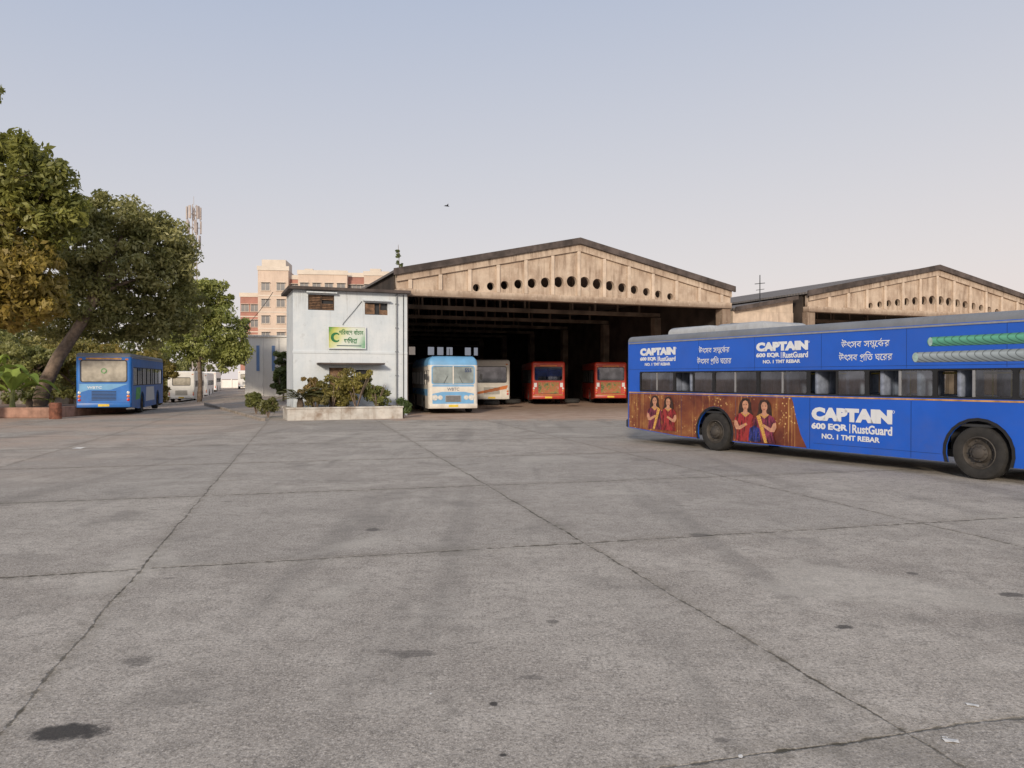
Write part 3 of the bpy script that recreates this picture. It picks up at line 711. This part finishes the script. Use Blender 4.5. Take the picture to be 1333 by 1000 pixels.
s=MB(); s.box(1.7,2.6,.12,.17,.35,2.4); part('door',s.mesh(),m_wood,wh)
s=MB(); s.box(3.0,3.7,.12,.16,1.1,2.3); part('window',s.mesh(),m_dark,wh)
s=MB(); s.box(1.1,4.3,-.75,-.003,2.55,2.63); part('canopy',s.mesh(),m_roofd,wh)
s=MB(); s.tube([(5.05,-.06,0),(5.05,-.06,6.1)],[.045,.045],8)
for i in range(5): s.box(4.98,5.12,-.11,-.002,.8+i*1.2,.84+i*1.2)
part('drainpipe',s.mesh(),m_grey,wh)
s=MB(); s.tube([(5.4,-.04,0),(5.4,-.04,6.1)],[.02,.02],6); part('drainpipe',s.mesh(),m_black,wh)
s=MB(); s.box(-.03,BW+.001,-.03,-.003,3.1,3.2); part('string_course',s.mesh(),m_wall,wh)
s=MB(); s.tube([(3.3,-.03,5.7),(2.9,-.05,5.2),(2.4,-.05,4.6),(2.35,-.04,4.5)],[.012]*4,5); part('wire',s.mesh(),m_black,wh)
x,y=FP(-12.9,.42)
sg=thing('sign_board','pale green painted sign board fixed to the white wall','sign',(x,y,0),UA)
m_sg=M('sign paint'); t=NT(m_sg); v=t.obj(); sep=t.n('ShaderNodeSeparateXYZ'); t.l(v,sep.inputs[0])
f=t.math('ADD',t.math('MULTIPLY',sep.outputs[0],.4),t.math('MULTIPLY',t.math('SUBTRACT',sep.outputs[2],3.9),-.25))
f=t.math('ADD',t.math('ADD',f,.3),t.math('MULTIPLY',t.noise(v,2.2,3),.4))
t.out(t.ramp(f,[(.05,(.12,.3,.06)),(.2,(.5,.52,.12)),(.38,(.62,.66,.4)),(.55,(.66,.7,.62)),(.75,(.55,.64,.56)),(.98,(.1,.32,.16))]),.5) 
s=MB(); s.box(-.9,.9,-.06,0,3.35,4.4); part('panel',s.mesh(),m_sg,sg)
part('frame',tf(plate(rect(-.93,.93,3.32,4.43),[rect(-.89,.89,3.36,4.39)],.02),sideM(-.072)),m_text,sg)
m_sgt=pmat('sign lettering green',(.02,.16,.05),.1,5,.5); m_sgr=pmat('sign lettering dark',(.03,.08,.1),.1,5,.5)
part('lettering',tf(bengali_mesh(['প','ি','র','ব','ে','শ',' ','ব','া','ঁ','চ','া','ন'],-.4,.8,4.02,4.3,.02),sideM(-.066)),m_sgt,sg)
part('lettering',tf(bengali_mesh(['ড','ি','প','ে','া'],-.15,.55,3.6,3.9,.03),sideM(-.066)),m_sgt,sg)
part('lettering',tf(plate(rect(-.5,.7,3.46,3.5),[],.004),sideM(-.066)),m_sgr,sg)
part('emblem',tf(plate(circ(-.55,3.88,.24)[3:22]+circ(-.5,3.88,.15)[3:22][::-1],[],.004),sideM(-.066)),m_sgt,sg)
# planter
x,y=FP(-16.0,3.3)
m_plw=pmat('white painted masonry',(.56,.54,.5),.12,2,.85,dirt=.9,dirtc=(.22,.15,.1),bump=.2,streak=.5)
pl=thing('planter','low white masonry planter in front of the office','planter',(x,y,0),UA)
for q in ((0,5.2,0,.2,0,.5),(0,.2,.203,2.2,0,.5),(5.0,5.2,.203,2.2,0,.5),(.203,4.997,2.0,2.2,0,.5)):
    s=MB(); s.box(*q); part('wall',s.mesh(),m_plw,pl)
s=MB(); s.box(-.04,5.24,-.04,.24,.503,.58); part('coping',bevel(s.mesh(),.015,1),m_plw,pl)
for q in ((-.04,.24,.243,2.24),(4.96,5.24,.243,2.24)): s=MB(); s.box(*q,.503,.578); part('coping',s.mesh(),m_plw,pl)
s=MB(); s.box(.203,4.997,.203,1.997,.2,.42); part('soil',s.mesh(),pmat('soil',(.1,.065,.04),.3,5,.95),pl)
x,y=FP(-17.0,3.0)
kb=MB(); kb.box(-.1,.1,0,24,-.3,.13)
thing('road_kerb','low weathered concrete kerb along the depot road','kerb',(x,y,0),UA+.1,me=bevel(kb.mesh(),.02,1),mat=pmat('weathered kerb',(.3,.26,.22),.3,2,.9,bump=.3))
m_red_c=pmat('reddish worn masonry',(.34,.2,.15),.3,2,.9,bump=.3,streak=.4)
pq=thing('tree_plinth','low reddish masonry plinth around the tree base','plinth',(-24.6,36.2,0),.02)
s=MB(); s.box(-7,3.0,0,.3,0,.5); part('wall',bevel(s.mesh(),.03,1),m_red_c,pq)
s=MB(); s.box(2.7,3.0,.303,7,0,.5); part('wall',s.mesh(),m_red_c,pq)
s=MB(); s.box(-7,2.697,.303,7,0,.42); part('soil',s.mesh(),pmat('dry soil',(.2,.13,.09),.3,4,.95),pq)
s=MB(); s.tube([(0,0,0),(0,0,.03),(0,0,.28),(0,0,.31),(0,0,.56),(0,0,.6),(0,0,.75)],[.26,.27,.26,.28,.26,.27,.26],18)
x,y,_=wp(72,500,35.6); thing('oil_drum','rusty brown steel drum beside the plinth','drum',(x,y,0),0,me=smooth(s.mesh(),40),mat=pmat('rusty steel',(.2,.08,.05),.4,6,.8))

# ---------------- trees ----------------
M_LEAF=leafmat('leaves'); m_bark=pmat('bark',(.2,.15,.115),.35,4,.95,bump=.6)
def leaves(clumps,n,size,seed,c1,c2,sub=1.0,asp=.42,up=.4,dens=110):
    g=np.random.default_rng(seed); V=[];C=[]
    W=np.array([c[6] for c in clumps],float); W/=W.sum()
    subs=[]
    for c,w in zip(clumps,W):
        ns=max(3,int(w*n/dens))
        d=g.normal(size=(ns,3)); d/=np.linalg.norm(d,axis=1)[:,None]
        r=g.uniform(.4,1.05,size=(ns,1))**.6
        P=d*r*np.array(c[3:6])+np.array(c[:3])
        for p,rr in zip(P,r[:,0]): subs.append((p,g.uniform(.4,1.0)*sub,c[7] if len(c)>7 else 0,rr))
    per=int(n/len(subs))
    for p,sr,cm,rr in subs:
        k=per; d=g.normal(size=(k,3)); d/=np.linalg.norm(d,axis=1)[:,None]
        rad=sr*g.uniform(.3,1,size=(k,1))**.5
        ctr=p+d*rad*np.array([1,1,.75])
        nn=d*.6+g.normal(size=(k,3))*.6+np.array([0,0,up]); nn/=np.linalg.norm(nn,axis=1)[:,None]
        a=np.cross(nn,g.normal(size=(k,3))); a/=np.linalg.norm(a,axis=1)[:,None]
        a[:,2]-=.35; a/=np.linalg.norm(a,axis=1)[:,None]
        bb=np.cross(nn,a); bb/=np.linalg.norm(bb,axis=1)[:,None]
        s=size*g.uniform(.6,1.3,size=(k,1))
        q=np.stack([ctr-a*s,ctr+bb*s*asp+nn*s*.1,ctr+a*s,ctr-bb*s*asp+nn*s*.1],1)
        V.append(q.reshape(-1,3))
        tcl=g.uniform(0,1); 
        tl=np.clip(tcl*.6+g.uniform(0,.4,size=(k,1)),0,1)
        col=np.array(c1)*(1-tl)+np.array(c2)*tl
        if cm: 
            col=col*(1-cm)+np.array((.46,.3,.07))*cm*(.6+.6*tl)
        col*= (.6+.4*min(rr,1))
        C.append(np.repeat(np.concatenate([col,np.ones((k,1))],1),4,axis=0))
    V=np.concatenate(V); C=np.concatenate(C); nq=len(V)//4
    me=bpy.data.meshes.new('leaves'); me.vertices.add(len(V)); me.loops.add(len(V)); me.polygons.add(nq)
    me.vertices.foreach_set('co',V.ravel()); me.loops.foreach_set('vertex_index',np.arange(len(V)))
    me.polygons.foreach_set('loop_start',np.arange(0,len(V),4)); me.update(calc_edges=True); me.validate()
    at=me.color_attributes.new('tint','FLOAT_COLOR','POINT'); at.data.foreach_set('color',C.astype(np.float32).ravel())
    return me
def tree(label,base,trunk,rads,clumps,n,size,seed,c1,c2,sub=1.0,limbs=10,name='tree',group=None,dens=110):
    T=thing(name,label,'tree',base,0,group)
    rr=random.Random(seed); tb=MB(); tb.tube(trunk,rads,10)
    for i in range(limbs):
        c=clumps[i%len(clumps)]
        e=Vector((c[0]+rr.uniform(-.6,.6)*c[3],c[1]+rr.uniform(-.6,.6)*c[4],c[2]+rr.uniform(-.5,.6)*c[5]))
        k=rr.randint(max(1,len(trunk)//2),len(trunk)-1); s0=Vector(trunk[k]); r0=rads[k]*.65
        mid=s0.lerp(e,.5)+Vector((rr.uniform(-.4,.4),rr.uniform(-.4,.4),rr.uniform(0,.5)))
        tb.tube([s0,s0.lerp(mid,.5)+Vector((0,0,.15)),mid,e],[r0,r0*.75,r0*.5,.03],7)
        for j in range(2):
            e2=mid+Vector((rr.uniform(-1,1)*c[3]*.5,rr.uniform(-1,1)*c[4]*.5,rr.uniform(.2,1)*c[5]*.6))
            tb.tube([mid,mid.lerp(e2,.5)+Vector((0,0,.1)),e2],[r0*.4,r0*.25,.02],6)
    part('trunk',smooth(tb.mesh(),60),m_bark,T)
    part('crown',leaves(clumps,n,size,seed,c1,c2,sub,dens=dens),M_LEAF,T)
    return T
b1=(-24.6,34,0.4)
def rel(base,pts): return [tuple(a-b for a,b in zip(p[:3],base))+tuple(p[3:]) for p in pts]
def cl(px,py,Yd,rx,rz,w,cm=0,ry=None): return (*wp(px,py,Yd),rx,ry or rx,rz,w,cm)
cs=rel(b1,[cl(20,225,34,2.2,1.6,3),cl(60,270,34,1.5,1.5,2),cl(-50,230,34,2.5,2.2,3),cl(0,300,34,2.4,1.8,3,.2),cl(15,360,33.5,2.0,1.6,3,.6),cl(45,390,34,1.2,.9,1.2,.6),cl(-60,330,34,2.6,2.5,3,.4),cl(-50,115,34,1.4,.7,.5),cl(5,405,34,1.6,.8,1.2,.7)])  # warm light on the lower clumps is mixed into their leaf colour
tree('tall dense tree with drooping green leaves, some tinted yellow for warm light',b1,[(0,0,-.4),(-.1,0,2),(.1,.1,4.5),(.4,.2,7),(.6,.2,9)],[.42,.36,.3,.22,.12],cs,42000,.17,3,(.09,.11,.025),(.33,.33,.08),.75,16,dens=90)
b2=(-25.1,40.5,.4)
cs=rel(b2,[cl(150,285,42,2.2,1.2,3),cl(105,320,41,1.9,1.6,2.5),cl(200,315,43,1.9,1.5,3),cl(150,350,42,2.6,1.6,3),cl(215,370,43,1.7,1.6,2),cl(120,395,41.5,1.8,1.2,2),cl(180,410,43,1.9,1.1,1.6),cl(75,380,41,1.2,1.3,1),cl(95,275,42,1.4,.9,1.1),cl(232,335,43.5,1.0,1.2,1.1),cl(215,430,44,1.8,1.1,1.5),cl(245,395,45,1.2,1.2,1),cl(75,425,42,1.4,.8,.9),cl(150,425,43,2.0,.8,1.4)])
tree('broad olive tree with a leaning brown trunk',b2,[(0,0,-.4),(.5,0,1.2),(1.2,0,2.6),(2.3,.2,4.4),(3.0,.4,5.8),(3.6,.8,7.2)],[.42,.36,.32,.27,.2,.12],cs,54000,.135,5,(.15,.165,.055),(.48,.45,.19),.7,18,dens=75)
b3=(-28.5,70,-.5)
cs=rel(b3,[cl(265,395,70,2.6,2.0,3),cl(240,420,70,2.6,2.6,3),cl(295,430,70,1.9,2.4,3),cl(268,448,70,3.2,1.6,3.5),cl(280,380,70,1.4,1.3,1),cl(303,460,70,1.3,1.3,1.4),cl(235,385,70,1.8,1.8,1.5)])
tree('bright green roadside tree in front of pale buildings',b3,[(0,0,-.2),(.1,0,2),(0,0,4),(.2,0,6)],[.25,.2,.17,.08],cs,30000,.17,8,(.16,.2,.05),(.44,.46,.14),.9,8)
bg=[(-20,60,4.2,2.6,.0),(60,62,4.0,2.2,.2),(125,60,3.2,2.0,.7),(185,66,3.2,2.1,.5),(150,85,5.5,3.4,.1),(205,80,4.6,3.2,.0),(30,80,6,4.2,.0),(95,75,4.8,3.4,.2),(-40,75,6,4.2,.0),(5,52,3.0,2.2,.1),(50,50,2.6,1.9,.0),(92,54,3.6,2.3,.3),(135,52,2.2,1.7,.0)]
for i,(px,Yd,h,r,cm) in enumerate(bg):
    x=(px-666.5)/F*Yd; z0=drop(x,Yd)
    c=[(R.uniform(-1,1)*r*.7,R.uniform(-1,1)*r*.5,h+R.uniform(-.4,.5)*r*.6,r*.65,r*.6,r*.5,1,cm) for _ in range(6)]+[(0,0,h*.45,r,r*.8,h*.4,2,cm)]
    tree('leafy green tree growing behind the parked bus' if cm<.2 else 'bushy tree with reddish brown leaves behind the bus',(x,Yd,z0),[(0,0,0),(.1,0,h*.5),(0,0,h)],[.2,.15,.06],c,8000,.2 if Yd>55 else .15,20+i,(.11,.13,.04),(.34,.34,.12),.9 if Yd>55 else .6,5,group='trees behind the parked bus')
x,y,_=wp(369,500,62)
tree('dark green shrub tree behind the white office',(x,y,0),[(0,0,0),(0,0,1.5),(.1,0,2.6)],[.08,.06,.03],[(0,0,3.2,.7,.7,1.0,2),(-.2,0,1.6,.8,.6,1.0,2)],5000,.13,41,(.06,.09,.03),(.2,.25,.08),.45,4)
def shrub(s,d,h,r,c1,c2,seed,lab,n=3500,cm=0,size=.075,z=None):
    x,y=FP(s,d); T=thing('shrub',lab,'shrub',(x,y,(.4 if s<-10.9 else 0) if z is None else z),0)
    tb=MB(); rr=random.Random(seed)
    for i in range(7):
        a=rr.uniform(0,6.28); tb.tube([(0,0,0),(math.cos(a)*r*.3,math.sin(a)*r*.3,h*.5),(math.cos(a)*r*.6,math.sin(a)*r*.6,h*.85)],[.03,.02,.008],5)
    part('stem',tb.mesh(),m_bark,T)
    c=[(rr.uniform(-.5,.5)*r,rr.uniform(-.5,.5)*r,h*rr.uniform(.4,.8),r*.5,r*.5,h*.3,1,cm) for _ in range(6)]
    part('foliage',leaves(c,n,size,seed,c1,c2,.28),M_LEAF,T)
shrub(-13.9,2.3,1.5,.8,(.1,.11,.03),(.36,.34,.11),51,'olive green shrub in the white planter',4000,.2)
shrub(-12.8,2.4,1.75,1.05,(.12,.13,.03),(.42,.4,.11),52,'tall yellow green shrub in the white planter',5500,.25)
shrub(-11.8,2.3,1.4,.85,(.11,.13,.03),(.32,.34,.1),53,'bushy green shrub at the planter end',4000)
shrub(-10.7,2.9,.8,.5,(.04,.07,.02),(.15,.23,.07),54,'small dark green shrub by the planter corner',1800)
shrub(-14.7,1.6,1.6,.7,(.09,.07,.03),(.3,.2,.09),55,'dry brownish shrub near the office door',2400,.4)
shrub(-13.3,1.5,2.0,.8,(.08,.09,.03),(.28,.26,.1),56,'slender green shrub under the canopy',3000,.3)
shrub(-16.6,.2,1.0,.5,(.07,.09,.03),(.22,.24,.09),57,'low green shrub on the verge by the kerb',1800,.1,z=0)
shrub(-16.9,-4,1.2,.6,(.07,.1,.03),(.24,.28,.09),58,'green shrub growing along the office verge',2000,.1,z=0)
shrub(-14.7,2.7,.8,.6,(.1,.11,.04),(.3,.28,.12),59,'low dry shrub beside the sago palm',1800,.2)
def palm(loc,n,Lf,seed,lab,col=((.03,.06,.02),(.12,.18,.05)),trunk=.4,wide=.05):
    T=thing('palm_plant',lab,'palm plant',loc,0); g=random.Random(seed); V=[];Fc=[];C=[]
    for i in range(n):
        a=2*math.pi*i/n+g.uniform(-.2,.2); el=g.uniform(.35,1.2); L=Lf*g.uniform(.8,1.1)
        d=Vector((math.cos(a),math.sin(a),0)); side=Vector((-d.y,d.x,0)); m=16
        for k in range(m):
            u=(k+1)/m; p=Vector((0,0,trunk))+d*(L*u*math.cos(el))+Vector((0,0,L*(math.sin(el)*u-.55*u*u)))
            ll=L*.3*math.sin(math.pi*(u*.9+.08))
            for sg_ in (-1,1):
                tip=p+side*sg_*ll+d*ll*.5+Vector((0,0,-.12*ll)); w=d*wide*L*.5
                b_=len(V); V+=[tuple(p-w),tuple(p+w),tuple(tip)]; Fc.append((b_,b_+1,b_+2)); t_=g.random()
                c_=[col[0][j]*(1-t_)+col[1][j]*t_ for j in range(3)]+[1]; C+=c_*3
    me=bpy.data.meshes.new('f'); me.from_pydata(V,[],Fc); at=me.color_attributes.new('tint','FLOAT_COLOR','POINT'); at.data.foreach_set('color',C)
    part('fronds',me,M_LEAF,T)
    tb=MB(); tb.tube([(0,0,0),(0,0,trunk*.6),(0,0,trunk+.08)],[.14,.16,.1],10); part('trunk',tb.mesh(),m_bark,T)
def banana(loc,n,Lf,seed,lab,trunk=1.2):
    T=thing('banana_plant',lab,'banana plant',loc,0); g=random.Random(seed); V=[];Fc=[];C=[]
    for i in range(n):
        a=2*math.pi*i/n+g.uniform(-.3,.3); el=g.uniform(.5,1.25); L=Lf*g.uniform(.75,1.1); wd=L*.15; t_=g.random()
        d=Vector((math.cos(a),math.sin(a),0)); side=Vector((-d.y,d.x,0)); m=12; b0=len(V)
        c_=[.17+.2*t_,.27+.22*t_,.05+.05*t_,1]
        for k in range(m+1):
            u=k/m; p=Vector((0,0,trunk))+d*(L*u*math.cos(el))+Vector((0,0,L*(math.sin(el)*u-.6*u*u*u)))
            ww=wd*max(.04,math.sin(math.pi*min(1,max(0,(u-.12)/.88)))**.6) if u>.12 else .02
            fr=1-.25*g.random()
            for q in (-1,0,1): V.append(tuple(p+side*q*ww*fr+Vector((0,0,abs(q)*ww*.35)))); C+=c_
        for k in range(m):
            for q in (0,1): Fc.append((b0+k*3+q,b0+k*3+q+1,b0+k*3+q+4,b0+k*3+q+3))
    me=bpy.data.meshes.new('f'); me.from_pydata(V,[],Fc); at=me.color_attributes.new('tint','FLOAT_COLOR','POINT'); at.data.foreach_set('color',C)
    part('leaf',me,M_LEAF,T)
    tb=MB(); tb.tube([(0,0,0),(0,0,trunk*.6),(0,0,trunk+.1)],[.14,.11,.06],10); part('stem',tb.mesh(),pmat('banana stem',(.2,.22,.08),.3,4,.7),T)
x,y=FP(-15.35,2.4); palm((x,y,.4),30,1.5,61,'dark sago palm in the white planter',((.07,.08,.03),(.26,.25,.12)),.5,.07)
x,y,_=wp(16,500,37.4); banana((x,y,.4),11,2.4,62,'bright green banana plant with broad leaves on the plinth',.7)
x,y,_=wp(-14,500,38.4); banana((x,y,.4),10,2.6,63,'tall banana plant growing on the plinth',1.3)
x,y,_=wp(38,500,38.6); palm((x,y,.4),14,1.5,64,'green fan palm growing on the plinth',((.1,.15,.04),(.34,.42,.1)),.4,.09)
x,y=FP(-10.2,-.1)
T=thing('rooftop_sapling','thin leafy sapling growing from the roof corner','plant',(x,y,7.0),0)
part('stem',MB().tube([(0,0,-.8),(.05,0,.7),(0,0,1.7)],[.03,.02,.01],5).mesh(),m_bark,T)
part('foliage',leaves([(0,0,1.2,.1,.1,.4,1),(.05,0,.7,.15,.1,.3,1),(-.05,0,.3,.12,.1,.3,1)],1100,.05,71,(.07,.1,.04),(.2,.24,.09),.12,dens=60),M_LEAF,T)

# ---------------- distant buildings ----------------
m_peach=pmat('peach apartment render',(.62,.5,.41),.08,.4,.9,streak=.35,dirtc=(.3,.2,.15))
m_brick=pmat('red apartment render',(.42,.21,.17),.12,.4,.9,streak=.3)
m_cream=pmat('cream band',(.66,.59,.51),.08,.5,.9)
m_win=pmat('dark window glass',(.13,.13,.14),.3,.6,.3)
WM=MB(); WM.box(-.7,.7,-.05,.0,0,1.3); WMm=WM.mesh(); WMm.materials.append(m_win)
FM=MB(); FM.box(-.8,.8,-.5,-.02,1.36,1.44); FM.box(-.78,-.71,-.09,0,-.06,1.36); FM.box(.71,.78,-.09,0,-.06,1.36); FM.box(-.03,.03,-.09,-.05,0,1.3); FM.box(-.85,.85,-.2,0,-.14,-.06)
FMm=FM.mesh(); FMm.materials.append(m_cream)
def block(b,x0,x1,y0,y1,h,mat,floors,cols,z0=0):
    s=MB(); s.box(x0,x1,y0,y1,z0,h); part('wall',s.mesh(),mat,b)
    s=MB(); s.box(x0-.15,x1+.15,y0-.15,y0-.003,h-.1,h+.7); part('parapet',s.mesh(),m_cream,b)
    fh=3.0
    for fl in floors:
        z=fl*fh+.9
        if z+1.6>h: continue
        for i in range(cols):
            xx=x0+(x1-x0)*(i+.5)/cols
            o=bpy.data.objects.new('window',WMm); COL.objects.link(o); o.parent=b; o.location=(xx,y0-.003,z)
            o2=bpy.data.objects.new('frame',FMm); COL.objects.link(o2); o2.parent=o
        s=MB(); s.box(x0+.05,x1-.05,y0-.06,y0-.002,z-1.1,z-.9); part('floor_band',s.mesh(),m_cream,b)
ax,ay,_=wp(336,400,140)
ap=thing('apartment_block','peach coloured apartment block rising behind the depot','apartment building',(ax,ay,-1),.12)
block(ap,0,5.4,0,12,22.6,m_peach,range(3,8),2)
s=MB(); s.box(.5,4.8,1,8,22.6,24.6); part('stair_tower',s.mesh(),m_cream,ap)
block(ap,7.2,16,-.5,12,21.9,m_peach,range(3,8),4)
for q in ((8,9.5,2,6,21.9,23.2),(12.5,14.5,2,6,21.9,23)): s=MB(); s.box(*q); part('roof_tank',s.mesh(),m_cream,ap)
block(ap,5.4,7.2,1.5,12,21.2,m_brick,range(3,8),1)
block(ap,16,19,1.5,12,21.8,m_brick,range(3,8),2)
block(ap,19,23.5,.5,12,22.0,m_peach,range(3,8),3)
block(ap,23.5,29.5,1.5,12,21.3,m_peach,range(3,8),3)
s=MB(); s.box(20,22,2,6,22.0,23.4); part('roof_tank',s.mesh(),m_cream,ap)
s=MB(); s.box(25,26.2,3,6,21.3,22.6); part('roof_tank',s.mesh(),m_brick,ap)
ax,ay,_=wp(313,400,150)
a2=thing('apartment_block','red apartment wing beside the peach block','apartment building',(ax,ay,-1),.12)
block(a2,0,3.6,0,10,18.8,m_brick,range(2,7),2)
ax,ay,_=wp(319,400,78)
m_bw=pmat('white rendered wall',(.82,.81,.78),.04,.6,.85,streak=.2,dirtc=(.3,.27,.25)); m_bb=pmat('blue painted strip',(.16,.27,.5),.15,1,.7)
a3=thing('depot_building','two storey white building with tall blue window strips','building',(ax,ay,-.4),.3)
s=MB(); s.box(0,7,0,16,0,6.5); part('wall',s.mesh(),m_bw,a3)
s=MB(); s.box(-.2,7.2,-.2,16.2,6.5,6.65); part('roof',s.mesh(),m_bw,a3)
for i in range(3):
    s=MB(); s.box(1.1+i*1.5,1.4+i*1.5,-.05,-.002,3.0,5.6); part('window',s.mesh(),m_bb,a3)
    s=MB(); s.tube([(1.75+i*1.5,-.08,0),(1.75+i*1.5,-.08,6.4)],[.05,.05],6); part('drainpipe',s.mesh(),m_bw,a3)
bwl=thing('boundary_wall','long white panelled boundary wall at the road end','wall')
s=MB(); s.box(-64,-12,148,148.25,-1.1,1.5); part('wall',s.mesh(),m_bw,bwl)
for i in range(26):
    s=MB(); s.box(-62.1+i*2.0,-61.9+i*2.0,147.85,147.997,-1.1,1.7); part('pier',s.mesh(),m_bw,bwl)
s=MB(); s.box(-46,-28,56.8,57,-.8,1.9)
thing('roadside_wall','grey plastered wall behind the trees','wall',me=s.mesh(),mat=pmat('grey wall',(.2,.18,.16),.3,1,.9,streak=.6))
for i,(px,Yd,h,r) in enumerate(((245,150,6,4),(270,160,6.5,5),(345,110,5,2.6))):
    x=(px-666.5)/F*Yd; z0=drop(x,Yd)
    c=[(R.uniform(-1,1)*r*.8,0,h+R.uniform(-.6,.6),r*.6,r*.5,r*.5,1,0) for _ in range(5)]+[(0,0,h*.4,r,r*.8,h*.4,2,0)]
    tree('distant green tree near the end of the road',(x,Yd,z0),[(0,0,0),(0,0,h)],[.2,.08],c,5000,.28,80+i,(.12,.15,.06),(.3,.32,.14),1.0,3,group='distant trees at the road end')
ax,ay,_=wp(253,400,92)
m_mast=pmat('galvanised steel',(.46,.4,.37),.15,1,.6)
ct=thing('cell_tower','tall slim mobile phone mast with stacked panel antennas','cell tower',(ax,ay,-.8),0)
s=MB(); H=23.4
for k in range(3):
    a=2*math.pi*k/3+.4; s.tube([(.42*math.cos(a),.42*math.sin(a),0),(.28*math.cos(a),.28*math.sin(a),H)],[.07,.05],6)
for j in range(22):
    z0=j*H/22; z1=(j+1)*H/22
    for k in range(3):
        a=2*math.pi*k/3+.4; a2_=2*math.pi*(k+1)/3+.4; r0=.42-.14*z0/H; r1=.42-.14*z1/H
        s.tube([(r0*math.cos(a),r0*math.sin(a),z0),(r1*math.cos(a2_),r1*math.sin(a2_),z1)],[.035,.035],4)
for zz in (18.8,20.6,22.2): s.tube([(-.8,0,zz),(.8,0,zz)],[.04,.04],5).tube([(0,-.8,zz),(0,.8,zz)],[.04,.04],5)
part('mast',s.mesh(),m_mast,ct)
for zz in (18.6,20.4,22.1):
    for k in range(5):
        a=2*math.pi*k/5+zz; s=MB(); s.box(-.16,.16,-.07,.07,-.75,.75); s.tube([(0,.1,-.85),(0,.1,.85)],[.035,.035],5)
        o=part('antenna',bevel(s.mesh(),.02,1),m_mast,ct,(.8*math.cos(a),.8*math.sin(a),zz+.3)); o.rotation_euler=(0,0,a+math.pi/2)
s=MB(); s.tube([(0,0,H),(0,0,H+1.0)],[.03,.02],5); part('lightning_rod',s.mesh(),m_mast,ct)

# ---------------- small stuff ----------------
m_paper=pmat('white paper',(.7,.69,.66),.05,9,.8)
for px,py,s_ in ((1268,920,.035),(1240,967,.04),(102,584,.16),(1232,962,.015),(965,987,.018),(560,905,.012)):
    gx,gy=gp(px,py); k=MB(); a=R.uniform(0,3)
    pts=[(-1,-.5,.1),(.2,-.7,.0),(1,-.3,.25),(.8,.5,.05),(-.1,.6,.3),(-.9,.4,.02)]
    Q=[(p[0]*s_,p[1]*s_,p[2]*s_*.6+.002) for p in pts]
    k.v=Q; k.f=[(0,1,4),(1,2,4),(2,3,4),(4,5,0)]
    thing('paper_scrap','small crumpled scrap of white paper on the concrete','litter',(gx,gy,0),a,me=k.mesh(),mat=m_paper,group='scraps of litter on the yard')
def old_tyre(x,y):
    s=MB(); s.lathe([(.3,0),(.42,-.02),(.5,.04),(.5,.2),(.42,.26),(.3,.24),(.3,0)],28); me=smooth(s.mesh(),40); me.transform(Matrix.Rotation(math.pi/2,4,'X')); me.transform(Matrix.Translation((0,0,.26)))
    thing('old_tyre','worn black tyre lying on the shed floor','tyre',(x,y,0),0,me=me,mat=m_tyre,group='old tyres lying in the shed')
for px,Yd in ((640,47),(668,50),(745,51)):
    x,y,_=wp(px,500,Yd); old_tyre(x,y)
k=MB(); k.tube([(-.14,0,0),(-.05,0,.02),(.05,0,.02),(.13,0,0)],[.01,.035,.035,.008],6)
k.poly([(-.04,0,.02),(.05,0,.02),(.02,.16,.1),(-.08,.3,.06)]); k.poly([(-.04,0,.02),(.05,0,.02),(.02,-.16,.1),(-.08,-.3,.06)])
thing('bird','small dark bird gliding in the sky','bird',wp(582,269,40),.5,me=k.mesh(),mat=m_dark)
pts=[Vector((-12,38.6,6.2)).lerp(Vector((-23,62,5.5)),i/12)+Vector((0,0,-2.4*(i/12)*(1-i/12))) for i in range(13)]
s=MB(); s.tube(pts,[.015]*13,5); thing('overhead_cable','thin black cable strung from the office roof','cable',me=s.mesh(),mat=m_black)

# ---------------- camera, light, world ----------------
cam=bpy.data.cameras.new('camera'); co=bpy.data.objects.new('camera',cam); COL.objects.link(co)
cam.sensor_width=36; cam.lens=36*F/1333; cam.clip_end=4000
co.location=(0,0,CH); co.rotation_euler=(math.radians(90)-math.atan(8/F),0,0); scene.camera=co
sun_el=math.radians(18); az=math.radians(190)
sd=Vector((math.sin(az)*math.cos(sun_el),math.cos(az)*math.cos(sun_el),math.sin(sun_el)))
ld=bpy.data.lights.new('sun','SUN'); ld.energy=2.9; ld.angle=math.radians(8); ld.color=(1,.86,.69)
lo=bpy.data.objects.new('sun',ld); COL.objects.link(lo); lo.rotation_euler=sd.to_track_quat('Z','Y').to_euler()
w=bpy.data.worlds.new('World'); scene.world=w; w.use_nodes=True
t=NT(w)
sky=t.n('ShaderNodeTexSky'); sky.sky_type='NISHITA'; sky.sun_disc=False; sky.sun_elevation=sun_el; sky.sun_rotation=az; sky.dust_density=4; sky.air_density=1.2
tc=t.n('ShaderNodeTexCoord'); sep=t.n('ShaderNodeSeparateXYZ'); t.l(tc.outputs['Generated'],sep.inputs[0])
zz=t.math('ADD',sep.outputs[2],t.math('MULTIPLY',sep.outputs[0],-.08))
hz=t.ramp(zz,[(0,(5.8,5.1,4.9)),(.1,(5.2,4.85,4.85)),(.25,(4.3,4.3,4.65)),(.45,(3.2,3.55,4.4)),(.9,(3.0,3.2,3.8))])
nd=t.mix(.92,sky.outputs[0],hz)
bgn=t.n('ShaderNodeBackground'); bgn.inputs[1].default_value=.15; t.l(nd,bgn.inputs[0])
o=t.n('ShaderNodeOutputWorld'); t.l(bgn.outputs[0],o.inputs[0])
scene.view_settings.view_transform='Standard'; scene.view_settings.look='None'; scene.view_settings.exposure=0
